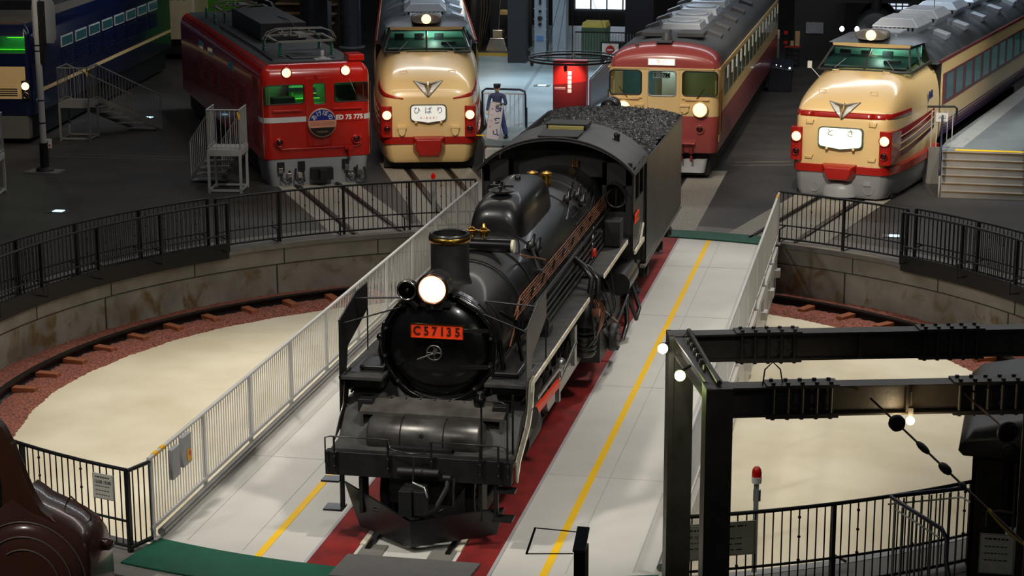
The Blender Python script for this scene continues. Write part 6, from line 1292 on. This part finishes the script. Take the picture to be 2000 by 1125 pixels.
# ================================================================== STEEL GANTRY IN FRONT
GS = mat('gantry_dark_steel', (92, 87, 81), .42, .1, .25, 2, .1, 20, rgb2=(70, 66, 61))
GT = thing('steel_gantry', 'dark bolted steel gantry frame with lamps at the near right', 'gantry', (3.66, -11.25, 0), R(15))
def ibeam(m, a, b, w_, h_):
    a = Vector(a); b = Vector(b); d = (b-a).normalized(); 
    upv = Vector((0, 0, 1)) if abs(d.z) < .9 else Vector((0, 1, 0)); s = d.cross(upv).normalized(); u = s.cross(d)
    def bar(cu, cs, hu, hs):
        m.loft([[p+u*(cu+i*hu)+s*(cs+j*hs) for i, j in ((-1, -1), (1, -1), (1, 1), (-1, 1))] for p in (a, b)])
    bar(h_/2-.01, 0, .01, w_/2); bar(-h_/2+.01, 0, .01, w_/2); bar(0, 0, h_/2-.01, .01)
H_ = 3.56; dY = -2.1
for nm, y, L_ in (('rear', 0, 6.0), ('front', dY, 3.5)):
    ox = .085 if nm == 'front' else 0
    m = MB(); m.box((ox, y, H_/2), (.28, .28, H_)); m.box((ox-.11, y, H_/2), (.05, .30, H_)); m.build('post', GS, GT)
    m = MB(); ibeam(m, (ox-.14, y, H_-.16), (L_, y, H_-.16), .22, .32); bm_ = m.build('cross_beam', GS, GT)
    for xc in (1.0, 3.1) if nm == 'rear' else (.95, 2.9):
        m = MB(); m.box((xc, y, H_+.008), (.75, .24, .02)); m.box((xc, y, H_-.328), (.75, .24, .02)); m.box((xc, y-.02, H_-.16), (.6, .02, .24))
        for k in range(5):
            for q in (-.07, .07):
                m.cyl((xc-.3+.15*k, y+q, H_-.36), (xc-.3+.15*k, y+q, H_+.04), .022, n=6)
            for z in (-.09, -.23): m.cyl((xc-.25+.125*k, y-.06, H_+z), (xc-.25+.125*k, y+.0, H_+z), .02, n=8)
        m.build('splice_plate', GS, bm_)
    m = MB(); m.box((2.05, y-.04, H_-.16), (.04, .12, .3)); m.build('stiffener', GS, bm_)
m = MB(); ibeam(m, (3.50, dY, 0), (3.50, dY, H_), .30, .30); m.build('post', GS, GT)
m = MB(); ibeam(m, (0, 0, H_-.12), (.085, dY, H_-.12), .18, .22); m.cyl((.1, 0, H_+.025), (.1, dY, H_+.025), .028)
for k in range(6): m.cyl((.04, -.4-.22*k, H_-.01), (.04, -.4-.22*k, H_+.05), .02, n=6)
m.build('tie_beam', GS, GT)
m = MB(); m.tube([(.55, dY, H_), (.57, dY, H_+.16), (.65, dY, H_+.24), (.73, dY, H_+.16), (.76, dY, H_)], .008, 5); m.tube([(.0, -.2, H_), (.05, -.25, H_+.1), (.12, -.4, H_+.06)], .008, 5); m.build('cable_loop', RUBBER, GT)
# lamps on the gantry
def gl(lab, loc, glow, colr, p):
    T = thing('gantry_lamp', lab, 'lamp', loc); m = MB(); m.lathe([(.035, -.12), (.055, -.09), (.06, 0), (.05, 0)], (0, 0, 0), (.15, -1, .15), 18, cap=False); m.cyl((0, .08, .02), (.1, .12, .08), .015); m.build('housing', UND, T)
    m = MB(); m.sphere((.0, -.02, .0), .058); m.build('lamp_lens', glow, T); point('lamp_light', (loc[0]-.1, loc[1]-.2, loc[2]-.02), p, colr, .05)
gl('small white lamp glowing at the top of the rear gantry post', (3.50, -11.5, 3.44), LENSW, (1, .95, .85), 8)
gl('greenish yellow lamp glowing under the gantry tie beam', (3.84, -12.75, 3.50), mat('lamp_green_glow', (240, 255, 160), .3, emit=(235, 255, 130), es=9), (.8, 1, .35), 10)
# stay wires with insulators
def wire_set(name, lab, a, b, beads, col_=GS):
    T = thing(name, lab, 'wire', a); A = Vector(a); B = Vector(b)-A; m = MB(); m.cyl((0, 0, 0), B, .011, n=6); m.build('wire', mat('wire_bronze', (74, 50, 44), .4, .5), T)
    for u, r, ln in beads:
        m = MB(); p = B*u; d = B.normalized(); m.lathe([(.015, -ln), (r*.7, -ln*.8), (r, -ln*.3), (r, ln*.3), (r*.7, ln*.8), (.015, ln)], p, d, 14); m.build('insulator', UND if r > .03 else GS, T)
    return T
wt = wire_set('stay_wire', 'diagonal stay wire with insulator and turnbuckles hanging from the front gantry beam', (5.83, -12.95, 3.42), (7.45, -16.0, 2.9), ((.17, .085, .08), (.33, .035, .12), (.46, .045, .1), (.56, .03, .05)))
m = MB(); B = Vector((1.62, -3.05, -.52)); 
m.tube([B*u+Vector((.0, 0, -.03*math.sin((u-.70)/.2*PI))) for u in [.70+.02*k for k in range(11)]], .018, 6); m.build('yellow_chain', mat('chain_yellow', (226, 182, 40), .4), wt)
wire_set('stay_wire', 'short stay wire with round insulator at the right end of the front gantry beam', (6.75, -12.6, 3.45), (7.23, -13.6, 3.3), ((.9, .11, .06),))
T = thing('hanging_lamp', 'warm glowing bulb hanging below the front gantry beam', 'lamp', (6.24, -13.0, 3.22)); m = MB(); m.cyl((0, 0, .06), (0, 0, .3), .012); m.box((0, 0, .1), (.05, .05, .08)); m.build('holder', GS, T); m = MB(); m.sphere((0, 0, 0), .045); m.build('bulb', mat('bulb_warm', (255, 220, 150), .3, emit=(255, 205, 120), es=14), T); point('bulb_light', (6.24, -13.12, 3.2), 6, (1, .8, .5), .04)
# dark carriage at the right edge
V_ = thing('old_carriage', 'dark old carriage with rounded roof at the right edge behind the gantry', 'carriage', (7.0, -10.1, 0), R(-4))
m = MB(); m.span((0, 0, .2), (.05, 2.5, 2.0)); m.span((0, 0, .2), (.42, .05, 2.0)); m.span((.42, 0, .2), (3, .05, .95)); m.span((.42, 0, 1.9), (3, .05, 2.05)); m.span((.62, 0, .9), (.7, .05, 2.0)); m.span((0, 2.45, .2), (3, 2.5, 2.0)); m.build('body', mat('carriage_dark', (40, 35, 31), .5, 0, .3, 2, rgb2=(26, 23, 21)), V_)
m = MB(); m.span((.05, -.02, .3), (.36, 0, 1.9)); m.build('wood_panel', mat('carriage_panel', (58, 51, 45), .45, 0, .3, 3, rgb2=(36, 32, 29)), V_, bevel=.01)
m = MB(); rg = []
for y, k in ((-.28, .0), (-.2, .1), (0, .16), (2.6, .18)): rg.append([(-.1, y, 2.02), (-.16, y, 2.08), (-.14, y, 2.16+k*.3), (.0, y, 2.24+k*.6), (.6, y, 2.30+k), (1.5, y, 2.36+k), (3, y, 2.36+k), (3, y, 2.02)])
m.loft(rg); m.build('roof', mat('carriage_roof', (64, 61, 60), .35, .1, .25, 2), V_, 50)
m = MB(); m.lathe([(.09, -.05), (.11, 0), (.11, .06), (.08, .08)], (.42, -.34, 2.12), (0, -1, 0), 20); m.build('roof_lamp', BLKD, V_)
m = MB(); m.tube([(.2, -.06, 1.1), (.2, -.1, 1.3), (.35, -.1, 1.32), (.5, -.08, 1.3)], .02, 6); m.cyl((.5, .02, .95), (.5, .02, 1.9), .015); m.build('handrail', GS, V_)
m = MB(); m.span((.44, .05, 1.0), (3, .06, 1.9)); m.build('window_glass', GLSC, V_)
notice('white notice with black band leaning on the dark carriage', (7.33, -10.22, .78), R(0), .40, .5, [('', 0), ('', 0), ('', 0)], '')
# stair hand rails near the carriage
T = thing('stair_railing', 'dark blue tubular stair handrail with white lower rail near the dark carriage', 'railing', (6.08, -9.45, 0))
m = MB(); m.tube([(.0, .0, 1.14), (.88, .47, 1.14), (.95, .45, 1.12), (1.15, .1, 1.0)], .028, 8); m.tube([(.0, .0, 1.14), (.02, -.06, 1.14), (.6, -1.0, 1.13), (.66, -1.14, 1.05), (.66, -1.24, .82), (.76, -1.6, .45)], .028, 8); m.build('handrail', HR, T)
m = MB(); m.tube([(-.03, .02, 1.03), (.86, .42, 1.04), (1.0, .3, 1.0)], .012, 6); m.tube([(.04, -.08, 1.02), (.58, -1.0, 1.02)], .012, 6); m.build('guard_rail', RAILW, T)
m = MB()
for k in range(8): m.cyl((.05+.11*k, .03+.058*k, 0), (.05+.11*k, .03+.058*k, 1.1), .012, n=5)
for k in range(7): m.cyl((.06+.085*k, -.12-.138*k, 0), (.06+.085*k, -.12-.138*k, 1.1), .015, n=5)
m.build('baluster_panel', STAIRG, T)
# black display stand in front
T = thing('reading_stand', 'black post with thin wire frame standing in front of the turntable', 'stand', (3.16, -15.0, 0))
m = MB(); m.span((-.05, -.12, 0), (.06, .1, 2.38)); m.build('post', UND, T); m = MB(); m.loft([[(-.055, -.16, 2.38), (.065, -.16, 2.38), (.065, -.16, 2.40), (-.055, -.16, 2.40)], [(-.055, .12, 2.52), (.065, .12, 2.52), (.065, .12, 2.54), (-.055, .12, 2.54)]]); m.build('sloping_head', mat('stand_grey', (70, 72, 74), .5), T)
m = MB(); m.tube([(-.05, -.15, 2.36), (-.5, -.19, 2.34)], .006, 5); m.tube([(-.05, .12, 2.48), (-.47, .1, 2.50)], .006, 5); m.cyl((-.5, -.19, 2.34), (-.47, .1, 2.50), .012, n=8); m.build('wire_frame', UND, T)
# ================================================================== BROWN VINTAGE VEHICLE AT THE LOWER LEFT
BR = mat('vehicle_brown', (104, 64, 50), .25, 0, .2, 1.2, coat=.5, rgb2=(84, 52, 42)); ARC = mat('vehicle_trim_line', (142, 132, 124), .35, .2)
B_ = thing('vintage_vehicle', 'glossy brown vintage vehicle nose with rounded fender and curved trim lines', 'vehicle', (-4.04, -12.9, 0)); B_.scale = (1.06, 1.06, 1.07)
hood = [(-1.4, .3), (1.06, .3), (1.09, .5), (1.08, .85), (1.03, 1.05), (.94, 1.18), (.80, 1.27), (.60, 1.36), (.42, 1.43), (.34, 1.49), (.24, 1.55), (-.02, 1.36), (-.5, 1.14), (-1.4, .9)]
m = MB(); rg = []
for y, k in ((0, .05), (.03, .015), (.08, 0), (.62, 0), (.68, .03), (.7, .07)):
    rg.append([(x-k*(1 if x > 0 else 0), y, z-k*(z > .9)) for x, z in hood])
m.loft(rg); bb = m.build('hood', BR, B_, 50)
# curved pillar and roof rim around the side opening
out = [(.74, 1.26), (.54, 1.42), (.44, 1.60), (.34, 1.86), (.25, 2.12), (.15, 2.32), (.05, 2.44), (-.1, 2.52), (-1.4, 2.56)]
inn = [(.04, 1.25), (.09, 1.45), (.10, 1.64), (.08, 1.84), (.04, 2.02), (-.02, 2.16), (-.1, 2.25), (-.22, 2.30), (-1.4, 2.33)]
m = MB(); m.loft([[(a[0], .02, a[1]), (a[0], .14, a[1]), (b[0], .14, b[1]), (b[0], .02, b[1])] for a, b in zip(out, inn)]); m.build('window_pillar', BR, B_, 50, bevel=.012)
m = MB(); m.tube([(x-.015, .06, z) for x, z in inn], .03, 8); m.build('window_seal', UND, B_)
m = MB(); m.lathe([(.001, -.10), (.35, -.09), (.56, -.06), (.66, .0), (.68, .1)], (.38, .0, .62), (0, 1, 0), 48); m.build('fender', BR, B_, 60)
def arc_(cx, cz, r, a0, a1, y=-.12, r2=.009):
    m = MB(); m.tube([(cx+r*math.cos(R(a0+(a1-a0)*k/28)), y, cz+r*math.sin(R(a0+(a1-a0)*k/28))) for k in range(29)], r2, 5); m.build('trim_line', ARC, B_)
arc_(.38, .62, .38, 5, 125, y=-.092); arc_(.38, .62, .52, -15, 140, y=-.072); arc_(.37, .62, .665, -15, 118, y=-.005)
m = MB(); m.tube([(.06, -.005, 1.205), (-.15, -.0, 1.14), (-.5, -.0, 1.0), (-1.3, -.0, .75)], .009, 5); m.build('trim_line', ARC, B_)
m = MB(); m.lathe([(.001, .07), (.045, .06), (.07, .02), (.07, -.12)], (1.10, .45, .92), (1, -.3, .1), 16); m.build('headlamp_case', BR, B_)
m = MB(); m.tube([(.62, .5, 1.34), (.70, .45, 1.44), (.95, .4, 1.26), (.92, .45, 1.18)], .010, 5); m.build('wing_frame', BR, B_)
m = MB(); m.box((-.02, -.10, .50), (.13, .012, .13)); q = m.build('white_mark', WHITE, B_); m = MB()
for a in ((-.05, .54, .045, .011), (-.06, .51, .011, .055), (-.025, .515, .011, .045), (.01, .525, .045, .011), (.0, .49, .011, .055), (.035, .50, .011, .035), (-.035, .455, .045, .011), (.02, .46, .045, .011)): m.box((a[0], -.108, a[1]), (a[2], .006, a[3]))
m.build('mark_lines', INK, q)
m = MB(); m.box((-.5, .35, 1.5), (.7, .3, .3)); m.box((-.4, .5, 1.75), (.5, .1, .4)); m.build('seat', mat('seat_green', (60, 96, 70), .6, 0, .5, 6, rgb2=(120, 110, 40)), B_, bevel=.05)
m = MB(); m.box((-.32, .1, 1.36), (.5, .06, .22), ry=-.35); m.build('inner_panel', mat('inner_grey', (130, 134, 132), .5), B_, bevel=.02)
m = MB(); m.box((-.35, .3, 2.0), (.2, .2, .16)); m.build('red_lamp', mat('inner_red', (150, 40, 30), .5), B_)
m = MB(); m.lathe([(.001, -.1), (.3, -.1), (.34, 0), (.3, .1), (.001, .1)], (.38, .25, .36), (0, 1, 0), 28); m.build('wheel', UND, B_)
# pale gravel floor in the near corner
m = MB(); m.prism([(-3.6, -13), (-2.9, -10.9), (-1.0, -11.3), (1.5, -11.3), (1.5, -14)], 'z', 0, .012); tag(m.build('floor_panel', GRAN), 'pale speckled floor panel in front of the green mat', 'floor panel')
# ================================================================== parts that come in several separate pieces become one part each
SPLIT = {'doorway': 'doorway', 'train_radio_aerial': 'train_radio_aerial', 'grab_handle': 'grab_handle', 'boiler_bands': 'boiler_band', 'roof_fittings': 'roof_fitting', 'wipers': 'wiper', 'cab_seats': 'cab_seat', 'gutter_line': 'gutter_line', 'gutter': 'gutter', 'edge_rod': 'edge_rod', 'brake_cocks': 'brake_cock',
         'roof_horn_box': 'roof_horn_box', 'safety_valves': 'safety_valve', 'plough_bracket': 'plough_bracket', 'board_lamps': 'board_lamp', 'nose_step': 'nose_step', 'jumper_couplings': 'jumper_coupling', 'brass_gauges': 'brass_gauge', 'window_visor': 'window_visor', 'spectacle_plate': 'spectacle_plate',
         'tool_boxes': 'tool_box', 'brass_check_valves': 'brass_check_valve', 'cab_edge': 'cab_edge', 'driver_desk': 'driver_desk', 'lamp_rings': 'lamp_ring', 'foot_ledge': 'foot_ledge', 'handrail': 'handrail', 'door_handrail': 'door_handrail', 'door_frame': 'door_frame', 'cabinet': 'cabinet', 'stay': 'stay',
         'roof_ventilator_flat': 'roof_ventilator', 'skirt_fittings': 'skirt_fitting', 'smokebox_pipe': 'smokebox_pipe', 'step': 'step', 'feed_pump': 'feed_pump', 'air_pump': 'air_pump', 'shoes': 'shoe', 'indicator': 'indicator', 'blue_markings': 'blue_marking', 'red_label': 'red_label', 'coupler_and_hoses': 'coupler_hose', 'sloping_head': 'sloping_head', 'wheel': 'wheel', 'tank_straps': 'tank_strap', 'gilt_exhibit': 'gilt_exhibit', 'hanging_rods': 'hanging_rod', 'plate_joints': 'plate_joint'}
import re as _re
for o in list(bpy.data.objects):
    base = _re.sub(r'\.\d+$', '', o.name)
    if o.type != 'MESH' or base not in SPLIT or not o.parent: continue
    me = o.data; n = len(me.vertices); root = list(range(n))
    def find(a):
        while root[a] != a: root[a] = root[root[a]]; a = root[a]
        return a
    for e in me.edges:
        a, b_ = find(e.vertices[0]), find(e.vertices[1])
        if a != b_: root[a] = b_
    isl = {}
    for i in range(n): isl.setdefault(find(i), []).append(i)
    cl = []
    for ids in isl.values():
        lo = [min(me.vertices[i].co[k] for i in ids)-.012 for k in range(3)]; hi = [max(me.vertices[i].co[k] for i in ids)+.012 for k in range(3)]
        cl.append([set(ids), lo, hi])
    merged = True
    while merged:
        merged = False
        for i in range(len(cl)):
            for j in range(i+1, len(cl)):
                if all(cl[i][1][k] <= cl[j][2][k] and cl[j][1][k] <= cl[i][2][k] for k in range(3)):
                    cl[i] = [cl[i][0] | cl[j][0], [min(a, b_) for a, b_ in zip(cl[i][1], cl[j][1])], [max(a, b_) for a, b_ in zip(cl[i][2], cl[j][2])]]; del cl[j]; merged = True; break
            if merged: break
    o.name = SPLIT[base]
    if len(cl) < 2 or len(cl) > 60: continue
    for q, (ids, lo, hi) in enumerate(cl):
        nm = bmesh.new(); nm.from_mesh(me); nm.verts.ensure_lookup_table()
        bmesh.ops.delete(nm, geom=[v for v in nm.verts if v.index not in ids], context='VERTS')
        m2 = me.copy(); nm.to_mesh(m2); nm.free()
        if q == 0: first = m2
        else:
            c = o.copy(); c.data = m2; c.name = SPLIT[base]; COL.objects.link(c); c.parent = o.parent
    o.data = first
